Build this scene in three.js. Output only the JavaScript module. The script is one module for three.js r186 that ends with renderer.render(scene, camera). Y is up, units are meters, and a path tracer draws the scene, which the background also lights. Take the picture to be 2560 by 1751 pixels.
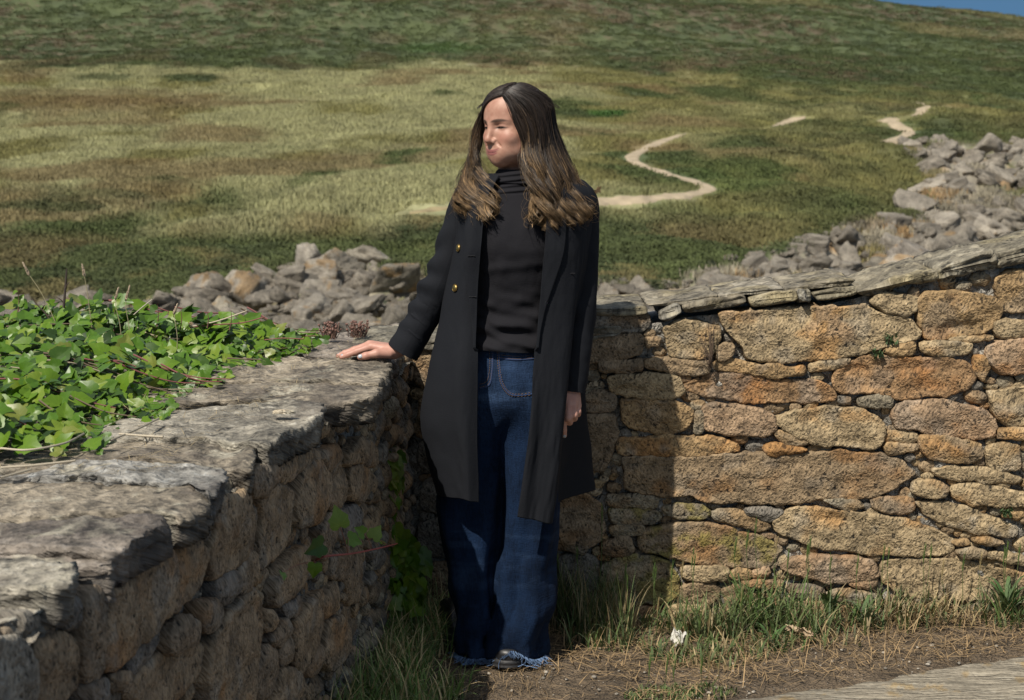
import * as THREE from 'three';
import { mergeGeometries, mergeVertices } from 'three/addons/utils/BufferGeometryUtils.js';

function clamp(x, a = 0, b = 1) { return x < a ? a : x > b ? b : x; }
function sstep(a, b, x) { const t = clamp((x - a) / (b - a)); return t * t * (3 - 2 * t); }
// ---------------------------------------------------------------- camera, sky, sun, exposure
const scene = new THREE.Scene();
const CAM = new THREE.Vector3(0, 1.63, 5), PITCH = THREE.MathUtils.degToRad(8.1), FPX = 4395;   // FPX: focal length in pixels of the 2560 px wide photograph
const camera = new THREE.PerspectiveCamera(2 * Math.atan(875.5 / FPX) * 180 / Math.PI, 1024 / 700, 0.1, 3000);
camera.position.copy(CAM);
camera.rotation.set(-PITCH, 0, 0);
camera.focus = 5.0;
camera.userData.fStop = 8;
scene.add(camera);
const renderer = new THREE.WebGLRenderer({ antialias: true });
renderer.toneMapping = THREE.LinearToneMapping;
renderer.toneMappingExposure = 1.24;
renderer.shadowMap.enabled = true;

const SUN_AZ = THREE.MathUtils.degToRad(33), SUN_EL = THREE.MathUtils.degToRad(51);   // azimuth to the left of straight behind the camera
const sun = new THREE.DirectionalLight(new THREE.Color(1, 0.93, 0.82), 4.2);
sun.position.set(-Math.sin(SUN_AZ) * Math.cos(SUN_EL), Math.sin(SUN_EL), Math.cos(SUN_AZ) * Math.cos(SUN_EL)).multiplyScalar(30);
sun.castShadow = true;
sun.shadow.mapSize.set(4096, 4096);
Object.assign(sun.shadow.camera, { left: -6, right: 6, top: 6, bottom: -6, near: 1, far: 80 });
sun.shadow.bias = -0.0005;
scene.add(sun, sun.target);
{ // clear sky, deeper blue towards the zenith, paler towards the sun
  const W = 256, Hh = 128, d = new Float32Array(W * Hh * 4), s = sun.position.clone().normalize();
  for (let j = 0; j < Hh; j++) for (let i = 0; i < W; i++) {
    const el = ((j + .5) / Hh - .5) * Math.PI, az = ((i + .5) / W - .5) * 2 * Math.PI;
    const v = new THREE.Vector3(Math.cos(az) * Math.cos(el), Math.sin(el), Math.sin(az) * Math.cos(el));
    const c = Math.max(0, v.dot(s)), h = Math.max(0, Math.sin(el)), g = Math.pow(c, 8) * .35, t = Math.pow(1 - h, 3);
    const k = (j * W + i) * 4;
    const up = sstep(.08, .5, h); d[k] = .072 + .14 * up + g; d[k + 1] = .162 + .088 * up + g * .95; d[k + 2] = .285 + .02 * up + g * .85; d[k + 3] = 1;
    if (el < 0) { d[k] = .09; d[k + 1] = .12; d[k + 2] = .14; }
  }
  const t = new THREE.DataTexture(d, W, Hh, THREE.RGBAFormat, THREE.FloatType);
  t.mapping = THREE.EquirectangularReflectionMapping; t.magFilter = t.minFilter = THREE.LinearFilter; t.wrapS = THREE.RepeatWrapping; t.needsUpdate = true;
  scene.background = t; scene.environment = t; scene.backgroundIntensity = 1; scene.environmentIntensity = 1;
}

// ---------------------------------------------------------------- helpers
function rngOf(a) { return () => { a |= 0; a = a + 0x6D2B79F5 | 0; let t = Math.imul(a ^ a >>> 15, 1 | a); t = t + Math.imul(t ^ t >>> 7, 61 | t) ^ t; return ((t ^ t >>> 14) >>> 0) / 4294967296; }; }
const hash3 = (x, y, z) => { let h = Math.imul(x, 374761393) ^ Math.imul(y, 668265263) ^ Math.imul(z, 2147483647 ^ 0x5bd1e995); h = Math.imul(h ^ h >>> 13, 1274126177); h ^= h >>> 16; return (h >>> 0) / 4294967296; };
function vnoise(x, y, z) {   // value noise, -1..1
  const X = Math.floor(x), Y = Math.floor(y), Z = Math.floor(z); let a = x - X, b = y - Y, c = z - Z;
  a = a * a * a * (a * (a * 6 - 15) + 10); b = b * b * b * (b * (b * 6 - 15) + 10); c = c * c * c * (c * (c * 6 - 15) + 10);
  const L = (p, q, t) => p + (q - p) * t;
  return 2 * L(L(L(hash3(X, Y, Z), hash3(X + 1, Y, Z), a), L(hash3(X, Y + 1, Z), hash3(X + 1, Y + 1, Z), a), b), L(L(hash3(X, Y, Z + 1), hash3(X + 1, Y, Z + 1), a), L(hash3(X, Y + 1, Z + 1), hash3(X + 1, Y + 1, Z + 1), a), b), c) - 1;
}
function fbm(x, y, z, o = 4) { let s = 0, a = .5, f = 1; for (let i = 0; i < o; i++) { s += a * vnoise(x * f, y * f, z * f); a *= .5; f *= 2.07; } return s; }
const ridge = (x, y, z, o = 3) => { let s = 0, a = .5, f = 1; for (let i = 0; i < o; i++) { s += a * (1 - 2 * Math.abs(vnoise(x * f, y * f, z * f))); a *= .5; f *= 2.1; } return s; };
const lerp = (a, b, t) => a + (b - a) * t;
const V = (x, y, z) => new THREE.Vector3(x, y, z);
const used = {};
function numbered(n) { if (!(n in used)) { used[n] = 0; return n; } return n + '_' + String(++used[n]).padStart(3, '0'); }
function shadowed(o) { o.traverse(c => { if (c.isMesh) c.castShadow = c.receiveShadow = true; }); return o; }
function thing(name, label, category, group) { const o = new THREE.Group(); o.name = numbered(name); o.userData = { label, category }; if (group) o.userData.group = group; scene.add(o); return o; }
function tag(o, label, category, group) { Object.assign(o.userData, { label, category }); if (group) o.userData.group = group; return o; }
function mesh(name, geo, mat, parent = scene) { const m = new THREE.Mesh(geo, mat); m.castShadow = m.receiveShadow = true; m.name = parent === scene ? numbered(name) : partName(parent, name); parent.add(m); return m; }
const partCount = new Map();
function partName(p, n) { const k = p.uuid + n, c = partCount.get(k) ?? 0; partCount.set(k, c + 1); return c ? n + '_' + String(c).padStart(3, '0') : n; }
function struct(o) { o.userData.kind = 'structure'; return o; }
// where the photograph's pixel (2560 px wide) meets a plane: used to measure places in metres
function sight(sx, sy) { return V((sx - 1280) / FPX, -(sy - 875.5) / FPX, -1).applyEuler(camera.rotation); }
function onY(sx, sy, Y) { const r = sight(sx, sy); return CAM.clone().addScaledVector(r, (Y - CAM.y) / r.y); }
function onZ(sx, sy, Z) { const r = sight(sx, sy); return CAM.clone().addScaledVector(r, (Z - CAM.z) / r.z); }
const DK = 2560 / 2324;
const dZ = (x, y, z) => onZ(x * DK, y * DK, z);
function onPlane(sx, sy, p, n) { const r = sight(sx, sy); return CAM.clone().addScaledVector(r, p.clone().sub(CAM).dot(n) / r.dot(n)); }
function geoOf(pos, idx, uv, col) {
  const g = new THREE.BufferGeometry(); g.setAttribute('position', new THREE.Float32BufferAttribute(pos, 3));
  if (uv) g.setAttribute('uv', new THREE.Float32BufferAttribute(uv, 2)); if (col) g.setAttribute('color', new THREE.Float32BufferAttribute(col, 3));
  if (idx) g.setIndex(idx); g.computeVertexNormals(); return g;
}
// grid of points f(u, v) -> [x, y, z], u and v in 0..1
function gridGeo(nu, nv, f, uvf, colf, closeU = false) {
  const p = [], uv = [], c = [], ix = [], W = nu + 1;
  for (let j = 0; j <= nv; j++) for (let i = 0; i <= nu; i++) { const u = i / nu, v = j / nv, q = f(u, v); p.push(...q); uv.push(...(uvf ? uvf(u, v, q) : [u, v])); if (colf) c.push(...colf(u, v, q)); }
  for (let j = 0; j < nv; j++) for (let i = 0; i < nu; i++) { const a = j * W + i, b = a + 1, d = a + W, e = d + 1; ix.push(a, b, d, b, e, d); }
  const g = geoOf(p, ix, uv, colf ? c : null);
  if (closeU) { const n = g.attributes.normal; for (let j = 0; j <= nv; j++) { const a = j * W, b = a + nu, v = V(n.getX(a) + n.getX(b), n.getY(a) + n.getY(b), n.getZ(a) + n.getZ(b)).normalize(); n.setXYZ(a, v.x, v.y, v.z); n.setXYZ(b, v.x, v.y, v.z); } }
  return g;
}
// tube along points with radii, k sides
function tube(pts, rad, k = 5, colf) {
  const p = [], ix = [], uv = [], c = [], n = pts.length; let N = V(0, 1, 0);
  for (let i = 0; i < n; i++) {
    const t = pts[Math.min(n - 1, i + 1)].clone().sub(pts[Math.max(0, i - 1)]).normalize();
    if (i === 0) { N = Math.abs(t.y) < .9 ? V(0, 1, 0) : V(1, 0, 0); } N = N.clone().addScaledVector(t, -N.dot(t)).normalize();
    const B = t.clone().cross(N), r = typeof rad === 'function' ? rad(i / (n - 1)) : rad;
    for (let j = 0; j <= k; j++) { const a = j / k * Math.PI * 2; p.push(pts[i].x + r * (Math.cos(a) * N.x + Math.sin(a) * B.x), pts[i].y + r * (Math.cos(a) * N.y + Math.sin(a) * B.y), pts[i].z + r * (Math.cos(a) * N.z + Math.sin(a) * B.z)); uv.push(j / k, i / (n - 1)); if (colf) c.push(...colf(i / (n - 1))); }
  }
  for (let i = 0; i < n - 1; i++) for (let j = 0; j < k; j++) { const a = i * (k + 1) + j, b = a + k + 1; ix.push(a, a + 1, b, a + 1, b + 1, b); }
  return geoOf(p, ix, uv, colf ? c : null);
}
function spline(pts, n) { return new THREE.CatmullRomCurve3(pts, false, 'centripetal').getPoints(n); }
// tileable textures
function tileNoise(n, per, seed, o, fn = x => x) {  // n x n samples of periodic fbm, per = [px, py] lattice cells
  const out = new Float32Array(n * n);
  for (let oc = 0, a = .5, px = per[0], py = per[1]; oc < o; oc++, a *= .55, px *= 2, py *= 2) {
    const lat = new Float32Array(px * py); const r = rngOf(seed * 131 + oc * 7 + 1); for (let i = 0; i < lat.length; i++) lat[i] = r() * 2 - 1;
    for (let j = 0; j < n; j++) { const y = j / n * py, Y = Math.floor(y); let b = y - Y; b = b * b * (3 - 2 * b); const r0 = (Y % py) * px, r1 = ((Y + 1) % py) * px;
      for (let i = 0; i < n; i++) { const x = i / n * px, X = Math.floor(x); let c = x - X; c = c * c * (3 - 2 * c); const x0 = X % px, x1 = (X + 1) % px;
        out[j * n + i] += a * fn(lerp(lerp(lat[r0 + x0], lat[r0 + x1], c), lerp(lat[r1 + x0], lat[r1 + x1], c), b)); } }
  }
  return out;
}
function dataTex(n, fn, srgb, rep) {
  const d = new Uint8Array(n * n * 4);
  for (let i = 0; i < n * n; i++) { const c = fn(i, i % n, Math.floor(i / n)); if (typeof c === 'number') d[i * 4] = d[i * 4 + 1] = d[i * 4 + 2] = clamp(c) * 255; else { d[i * 4] = clamp(c[0]) * 255; d[i * 4 + 1] = clamp(c[1]) * 255; d[i * 4 + 2] = clamp(c[2]) * 255; } d[i * 4 + 3] = 255; }
  const t = new THREE.DataTexture(d, n, n); t.wrapS = t.wrapT = THREE.RepeatWrapping; t.magFilter = THREE.LinearFilter; t.minFilter = THREE.LinearMipmapLinearFilter; t.generateMipmaps = true;
  if (srgb) t.colorSpace = THREE.SRGBColorSpace; if (rep) t.repeat.set(rep[0], rep[1]); t.needsUpdate = true; return t;
}
const std = (o) => new THREE.MeshStandardMaterial({ roughness: .95, metalness: 0, ...o });
// ---- materials (vertex colours carry each piece's own stone or leaf tone; maps carry grain)
const n1 = tileNoise(512, [8, 8], 1, 6), n2 = tileNoise(512, [64, 64], 2, 3), n3 = tileNoise(512, [24, 24], 3, 4);
const grainMap = dataTex(512, i => { const g = .78 + .3 * n1[i] + .6 * n2[i] + (n2[i] > .36 ? .35 : 0) - (n3[i] + n2[i] < -.5 ? .3 : 0); return [g, g * .985, g * .96]; }, false, [3, 3]);
const grainBump = dataTex(512, i => .5 + .35 * n1[i] + .4 * n2[i] + .35 * n3[i], false, [3, 3]);
const M = {};
M.stone = std({ vertexColors: true, map: grainMap, bumpMap: grainBump, bumpScale: .007, roughness: .92 });
const s1 = tileNoise(512, [3, 40], 5, 5), s2 = tileNoise(512, [10, 90], 6, 3);
const schistMap = dataTex(512, i => { const g = .74 + .42 * s1[i] + .3 * s2[i] + .2 * n2[i] + (s2[i] + n1[i] > .6 ? .25 : 0); return [g, g * .97, g * .93]; }, false, [2, 2]);
const schistBump = dataTex(512, i => .5 + .5 * s1[i] + .4 * s2[i] + .12 * n2[i], false, [2, 2]);
const a1 = tileNoise(512, [11, 9], 7, 6), a2 = tileNoise(512, [36, 28], 8, 4);
const slateMap = dataTex(512, i => { const g = .72 + .4 * a1[i] + .32 * a2[i] + .3 * n2[i] + (n3[i] + a2[i] > .55 ? .3 : 0) - (n1[i] - a2[i] > .5 ? .2 : 0); return [g, g * .975, g * .94]; }, false, [2, 2]);
const slateBump = dataTex(512, i => .5 + .45 * a1[i] + .4 * a2[i] + .25 * n2[i], false, [2, 2]);
M.slate = std({ vertexColors: true, map: slateMap, bumpMap: slateBump, bumpScale: .009, roughness: .88 });
M.schist = std({ vertexColors: true, map: schistMap, bumpMap: schistBump, bumpScale: .012, roughness: .85 });
M.mortar = std({ vertexColors: true, map: grainMap, bumpMap: grainBump, bumpScale: .014 });
// ---------------------------------------------------------------- the hillside, the field and the shore beyond the walls
const HOR = 227;   // level of the eye in the photograph's picture (display px); used only to lay out heights by angle
const prof = [[0, -1.66], [4, -1.66], [5.9, -1.7], [8, -3.2], [14, -6.5], [30, -9.6], [50, -8.8], [60, -8.0], [80, -7.5], [92, -7.35], [103, -6.6], [112, -5.6], [170, -3.1], [225, 1.0], [270, 5.2]];
function eyeH(D, X) {      // height above the eye at distance D, X to the side
  let e; if (D < 270) { let i = 1; while (prof[i][0] < D) i++; const a = prof[i - 1], b = prof[i], t = (D - a[0]) / (b[0] - a[0]); e = lerp(a[1], b[1], t); } else e = 5.2;
  const s = X / Math.max(D, 40);                      // tangent of the bearing
  if (D > 60) e += lerp(0, -4.2, sstep(-.05, .3, s)) * sstep(140, 270, D);         // the field lies lower towards the sea
  if (D > 270) { const crest = 29.6 + .115 * (104 - clamp(X, -330, 190)), t = clamp((D - 270) / 250), b = e; e = lerp(b, crest, Math.pow(t, 1.12)); if (D > 520) e -= (D - 520) * (D - 520) * .0012; }
  e -= 3.4 * sstep(.1, .34, s) * sstep(45, 70, D) * (1 - sstep(110, 190, D));      // the shore dips to the right
  return e;
}
function base0(x, z) {
  const D = 5 - z; let h = CAM.y + eyeH(D, x); const n = sstep(60, 110, D), far = sstep(230, 330, D);
  h += n * (fbm(x * .045, z * .045, 3.3, 4) * 1.3 + fbm(x * .16, z * .12, 1.3, 3) * .55) + far * fbm(x * .02, z * .02, 9, 4) * 4;
  const sh = sstep(.09, .2, x / Math.max(D, 40)) * sstep(70, 95, D) * (1 - sstep(220, 300, D)); h += sh * (ridge(x * .06, z * .05, 4.4, 3) * 1.5 + fbm(x * .2, z * .2, 4, 2) * .6);
  const bank = sstep(80, 92, D) * (1 - sstep(100, 115, D)); h += bank * fbm(x * .25, z * .2, 7, 3) * 1.3;
  return h;
}
function dispOf(x, y, z) { const p = V(x, y, z).sub(CAM); const c = Math.cos(PITCH), s = Math.sin(PITCH), f = -p.z * c - p.y * s, u = p.y * c - p.z * s; return [1162 + p.x / f * 3990, 795 - u / f * 3990]; }
// bare bedrock breaks through along the shore in tilted, fractured blocks
function ground0(x, z) {
  const h = base0(x, z), D = 5 - z; if (D < 40 || D > 260) return h; const [dx, dy] = dispOf(x, h, z), m = sstep(-2, 22, rockMask(dx, dy)); if (m <= 0) return h;
  const a = x * .55 + z * .35 + .9 * fbm(x * .3, z * .3, 2, 3), b = z * .62 - x * .3 + .9 * fbm(x * .3, z * .3, 7, 3), A = Math.floor(a), B = Math.floor(b), fa = a - A, fb = b - B, q = hash3(A, B, 3), t1 = hash3(A, B, 9) - .5, t2 = hash3(A, B, 5) - .5, ed = Math.min(1, 9 * Math.min(fa, 1 - fa, fb, 1 - fb));
  const a2 = a * 2.3 + 5, b2 = b * 2.6 + 3, q2 = hash3(Math.floor(a2), Math.floor(b2), 4);
  return h + m * (-.25 + ed * (q * .9 + (fa - .5) * t1 * .9 + (fb - .5) * t2 * .9) + .35 * q2 + .25 * ridge(x * .9, z * .9, 2, 3));
}
// the place on the hillside that lies in a given direction
function landAt(dx, dy) { const r = sight(dx * DK, dy * DK); let t0 = 55, hit = null; for (let t = 55; t < 700; t += t < 130 ? .4 : 1.5) { const p = CAM.clone().addScaledVector(r, t); if (p.y < ground0(p.x, p.z)) { let a = t0, b = t; for (let k = 0; k < 12; k++) { const m = (a + b) / 2, q = CAM.clone().addScaledVector(r, m); if (q.y < ground0(q.x, q.z)) b = m; else a = m; } hit = CAM.clone().addScaledVector(r, b); break; } t0 = t; } return hit; }
const rockUpper = [[-700, 700], [0, 690], [150, 690], [300, 702], [370, 692], [480, 655], [540, 645], [650, 612], [700, 588], [800, 592], [900, 622], [960, 628], [1050, 645], [1250, 652], [1340, 645], [1440, 645], [1500, 660], [1600, 600], [1700, 585], [1850, 550], [1950, 495], [2080, 480], [2120, 400], [2060, 345], [2075, 322], [2340, 335], [3000, 350]];
function rockMask(dx, dy) { const p = rockUpper; let y = 340; if (dx < 1950 || dx > 2140) { for (let i = 1; i < p.length; i++) if (dx < p[i][0]) { const a = p[i - 1], b = p[i]; if (b[0] <= a[0]) continue; y = lerp(a[1], b[1], (dx - a[0]) / (b[0] - a[0])); break; } } else { y = dx < 2075 ? lerp(495, 480, (dx - 1950) / 125) : lerp(480, 400, (dx - 2075) / 45); if (dx > 2055 && dy > 322 && dy < 400 && dx > 2055 + (dy - 345) * .9) return 1; if (dx > 2120) y = 330; } return dy - y; }
function landColour(x, y, z) {
  const [dx, dy] = dispOf(x, y, z), D = 5 - z, w = fbm(x * .05, z * .03, 8.8, 4), w2 = fbm(x * .22, z * .09, 3.1, 4), w3 = fbm(x * .7, z * .4, 6.2, 3);
  const straw = [.275, .268, .145], olive = [.165, .155, .06], green = [.07, .09, .032], dark = [.052, .072, .028], brown = [.165, .12, .06], heath = [.085, .068, .04];
  const mixc = (a, b, t) => a.map((v, i) => lerp(v, b[i], clamp(t)));
  // grassland: straw-yellow in the open field, greener near the bank and around the path
  const field = sstep(1650, 1050, dx + 300 * w) * .9 + .12, bank = sstep(495, 545, dy + 60 * w + (dx < 900 ? 0 : 30));
  const w4 = fbm(x * .11, z * .06, 12.1, 4); let c = mixc(olive, straw, sstep(-.16, .22, w4 + w * .4 + w2 * .35 + field * .42 - .24) * (.3 + .7 * field)); c = mixc(c, brown, sstep(.12, .4, fbm(x * .07 + 4, z * .05, 1.1, 3)) * .7);
  c = mixc(c, green, sstep(.1, .35, -w + w2 * .4 - field * .22 + .06)); 
  c = mixc(c, mixc(green, dark, sstep(-.2, .25, w2)), bank * .95); c = mixc(c, mixc(olive, brown, .5 + w2), bank * sstep(.05, .3, w2 + w3 * .5) * .6);
  // right part: low gorse and fern
  c = mixc(c, mixc(dark, olive, .5 + w2 * 1.6), sstep(1500, 1850, dx + 150 * w) * .62 * (1 - sstep(.1, .4, w3)));
  // upper slope of heather and gorse
  const ey = dx < 1100 ? 150 : dx < 1700 ? lerp(150, 185, (dx - 1100) / 600) : lerp(185, 218, clamp((dx - 1700) / 500));
  const up = sstep(ey + 9, ey - 12, dy + 26 * w2 + 20 * w); c = mixc(c, mixc(mixc(dark, green, .5 + w2 * 1.3), heath, sstep(.1, .5, w3 + w * .8)), up * .95);
  c = mixc(c, [.17, .155, .075], up * sstep(.15, .4, fbm(x * .03, z * .02, 20, 4)) * sstep(900, 1500, dx) * .6); c = mixc(c, [.13, .09, .055], up * sstep(.3, .42, fbm(x * .09, z * .06, 31, 3)) * .35);
  // shelves of green in the left field, as in dark sedge patches
  const sedge = (cx, cy, rx, ry) => sstep(1.15, .6, Math.hypot((dx - cx) / rx, (dy - cy) / ry) + w3 * .3); c = mixc(c, dark, Math.max(sedge(435, 180, 75, 10), sedge(240, 178, 80, 9) * .7, sedge(120, 470, 150, 14) * .8, sedge(200, 445, 170, 12) * .5, sedge(1345, 262, 90, 11)) * .9);
  c = mixc(c, brown, sedge(200, 222, 380, 20) * .55); c = mixc(c, [.045, .10, .02], Math.max(sedge(1380, 258, 55, 9), sedge(1000, 110, 110, 14) * .5)); c = mixc(c, [.07, .105, .03], sedge(1680, 400, 130, 45) * .7);
  const rk = rockMask(dx, dy + 40 * w2); if (D > 40 && rk > -6) c = mixc(c, mixc(mixc([.16, .145, .115], [.36, .32, .25], .5 + fbm(x * .9, z * .9, 4, 3) * 1.3), [.38, .22, .08], sstep(.2, .4, fbm(x * .35, z * .35, 14, 3)) * .6), sstep(-6, 10, rk) * (1 - .85 * sstep(.1, .24, w2)));
  const k = 1 + w3 * .45; return c.map(v => v * k);
}
M.land = std({ vertexColors: true, roughness: 1 });
{ // one sheet from the foot of the walls to beyond the crest, finer where it is nearer
  const rows = [], P = [], C = [], IX = [], nx = 720; let D = 5.95; while (D < 900) { rows.push(D); D += D < 40 ? 1 : D < 130 ? .32 : D < 300 ? .8 : D < 560 ? 1.6 : 12; }
  for (const d of rows) for (let i = 0; i <= nx; i++) { const s = (i / nx * 2 - 1), hw = Math.max(14, d * .62) + 10, x = s * hw + .02 * Math.abs(s) * d, z = 5 - d, y = ground0(x, z); P.push(x, y, z); C.push(...landColour(x, y, z)); }
  for (let j = 0; j < rows.length - 1; j++) for (let i = 0; i < nx; i++) { const a = j * (nx + 1) + i, b = a + 1, d = a + nx + 1, e = d + 1; IX.push(a, b, d, b, e, d); }
  struct(mesh('hillside', geoOf(P, IX, null, C), M.land)).castShadow = false;
  // wide outer ground and sea level so that nothing ends in view from a step aside
  const far = new THREE.PlaneGeometry(6000, 6000); far.rotateX(-Math.PI / 2); far.translate(0, -14, -400); struct(mesh('sea', far, std({ color: new THREE.Color(.02, .05, .07), roughness: .2 }))).castShadow = false;
}
// gravel paths
const pathMat = std({ vertexColors: true, roughness: 1 });
const pathCells = new Set(), nearPath = (x, z) => pathCells.has(Math.round(x / .5) + ',' + Math.round(z / .5));
function pathRibbon(pts, w, tone = 1) {
  const q = []; for (const p of spline(pts.map(p => V(p[0], p[1], 0)), pts.length * 6)) { const h = landAt(p.x, p.y); if (h && (!q.length || h.distanceTo(q[q.length - 1]) < 40)) q.push(h); }
  const crv = spline(q, q.length * 6); for (const p of crv) for (let a = -4; a <= 4; a++) for (let b = -4; b <= 7; b++) if (Math.hypot(a, Math.max(0, b) * .62, Math.min(0, b)) < 2.1) pathCells.add((Math.round(p.x / .5) + a) + ',' + (Math.round(p.z / .5) + b)); const P = [], C = [], IX = [], m = 8;
  crv.forEach((p, i) => { const t = crv[Math.min(i + 1, crv.length - 1)].clone().sub(crv[Math.max(0, i - 1)]); t.y = 0; t.normalize(); const ww = w * (1 + .25 * fbm(i * .21, 3, w, 2)); for (let k = 0; k <= m; k++) { const o = (k / m - .5) * ww * (1 + (k % m === 0 ? .3 * fbm(i * .7, k, 2, 2) : 0)), x = p.x - t.z * o, z = p.z + t.x * o, g = 1 + .35 * fbm(x * 1.5, z * 1.5, 3, 3); P.push(x, Math.max(ground0(x, z), ground0(p.x, p.z) - .3) + (k === 0 || k === m ? -.05 : .06), z); C.push(.36 * g * tone, .275 * g * tone * 1.06, .2 * g * tone * tone); } });
  for (let i = 0; i < crv.length - 1; i++) for (let k = 0; k < m; k++) { const a = i * (m + 1) + k, b = a + m + 1; IX.push(a, a + 1, b, a + 1, b + 1, b); }
  const g = geoOf(P, IX, null, C); if (g.attributes.normal.getY(0) < 0) { g.setIndex(IX.map((v, i) => i % 3 === 1 ? IX[i + 1] : i % 3 === 2 ? IX[i - 1] : v)); g.computeVertexNormals(); }
  return struct(mesh('gravel_path', g, pathMat));
}
pathRibbon([[1572, 304], [1540, 310], [1500, 322], [1455, 343], [1434, 358], [1452, 376], [1490, 387], [1530, 401], [1575, 413], [1608, 429], [1575, 440], [1520, 447], [1450, 454], [1385, 457], [1300, 460], [1200, 464], [1100, 469]], 1.15); pathRibbon([[1110, 468], [1010, 474], [930, 484]], .7, .8);

pathRibbon([[1828, 269], [1800, 273], [1768, 287]], 1.5); pathRibbon([[2070, 236], [2096, 240], [2094, 252], [2078, 265]], 1.6); pathRibbon([[2003, 272], [2030, 276], [2034, 284], [2062, 304], [2024, 318], [2016, 328]], 1.4);
// boulders of the shore
const shore = new THREE.Group(); shore.name = numbered('rocky_shore'); scene.add(struct(shore));
const rockMat = std({ vertexColors: true, map: grainMap, bumpMap: grainBump, bumpScale: .05, roughness: .95 });
function boulderGeo(seed, det) {
  const r = rngOf(seed), g0 = mergeVertices(new THREE.IcosahedronGeometry(1, det).deleteAttribute('normal').deleteAttribute('uv')), pl = [], p = g0.attributes.position, C = [], UV = []; for (let i = 0; i < 10; i++) pl.push([V(r() * 2 - 1, r() * 2 - 1, r() * 2 - 1).normalize(), .46 + r() * .44]);
  const warm = r(), tn = .62 + .55 * r();
  for (let i = 0; i < p.count; i++) { const d = V(p.getX(i), p.getY(i), p.getZ(i)).normalize(); let m = 1.2; for (const [n, h] of pl) { const c = d.dot(n); if (c > .03) { const q = h / c; const k = .012, t = clamp(.5 + .5 * (m - q) / k); m = lerp(m, q, t) - k * t * (1 - t); } } m *= 1 + .12 * fbm(d.x * 2.5 + seed, d.y * 3.5, d.z * 2.5, 4) + .11 * ridge(d.x * 3, d.y * 6 + seed, d.z * 3, 3); d.multiplyScalar(m); p.setXYZ(i, d.x, d.y * .86, d.z);
    const a = fbm(d.x * 3, d.y * 3 + seed, d.z * 3, 4), o = sstep(.22, .4, fbm(d.x * 1.7 + seed * 3, d.y * 1.7, d.z * 1.7, 3) + (seed % 6 === 0 ? .12 : -.16) + d.y * .08), k = 1 + a * .7; C.push(lerp(.37 * k * tn, .4, o * .7), lerp(.335 * k * tn, .25, o * .7), lerp((.265 + .03 * warm) * k * tn, .1, o * .7)); UV.push(d.x * .4 + d.y * .3, d.z * .4 + d.y * .25); }
  g0.setAttribute('color', new THREE.Float32BufferAttribute(C, 3)); g0.setAttribute('uv', new THREE.Float32BufferAttribute(UV, 2)); g0.computeVertexNormals(); return g0;
}
{
  const geos = Array.from({ length: 12 }, (_, i) => boulderGeo(i + 1, 9)), r = rngOf(4242), big = [], smallR = [], q = new THREE.Quaternion();
  const put = (dx, dy, sz, kind) => { const h = landAt(dx, dy); if (!h) return; const s = V(sz * (.8 + .7 * r()), sz * (.6 + .55 * r()), sz * (.75 + .5 * r())); q.setFromEuler(new THREE.Euler((r() - .5) * 1.3, r() * 6.28, (r() - .5) * 1.3)); h.y += s.y * (.1 + .3 * r()); (sz * 3990 / (5 - h.z) > 16 ? big : smallR).push([sz, new THREE.Matrix4().compose(h, q.clone(), s), kind ?? Math.floor(r() * 12)]); };
  for (let k = 0; k < 2600; k++) { const dx = lerp(-900, 1340, r()), dy = lerp(585, 900, r()), m = rockMask(dx, dy); if (m < 0) continue; put(dx, dy, (.16 + .55 * Math.pow(r(), 2)) * (m < 20 ? .8 : 1)); }
  for (let k = 0; k < 4300; k++) { const dx = lerp(1340, 2900, r()), dy = lerp(320, 900, r()), m = rockMask(dx, dy); if (m < 0) continue; const n = fbm(dx * .008, dy * .013, 2, 3); if (n < -.1 && r() < .9) continue; put(dx, dy, (.18 + .75 * Math.pow(r(), 2.3)) * (dx > 2000 ? 1.25 : .75)); }
  for (const [dx, dy, s] of [[700, 625, 1.1], [760, 610, .8], [860, 615, 1.25], [655, 622, .6], [465, 680, .75], [560, 640, .45], [590, 660, .4], [545, 690, .9], [180, 678, .6], [20, 700, .7], [235, 690, .5], [2135, 345, 1.2], [2200, 360, 1.1], [2270, 350, 1.3], [820, 600, .9], [735, 640, .8], [900, 640, 1], [610, 630, .7], [490, 700, .6], [435, 690, .5]]) put(dx, dy, s, r() < .6 ? (r() < .5 ? 5 : 11) : undefined);
  big.sort((a, b) => b[0] / Math.hypot(...b[1].elements.slice(12, 15)) - a[0] / Math.hypot(...a[1].elements.slice(12, 15)));
  big.forEach(([, m, g], i) => { if (i < 290) { const o = mesh('rock', geos[g], rockMat, shore); o.applyMatrix4(m); } else smallR.push(big[i]); });
  const rest = new THREE.InstancedMesh(geos[2], rockMat, smallR.length); smallR.forEach(([, m], i) => { rest.setMatrixAt(i, m); const k = .8 + .35 * r(); rest.setColorAt(i, new THREE.Color(k, k * .99, k * .97)); }); rest.name = 'small_rocks'; rest.userData.kind = 'stuff'; rest.castShadow = rest.receiveShadow = true; shore.add(rest);
}
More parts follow.
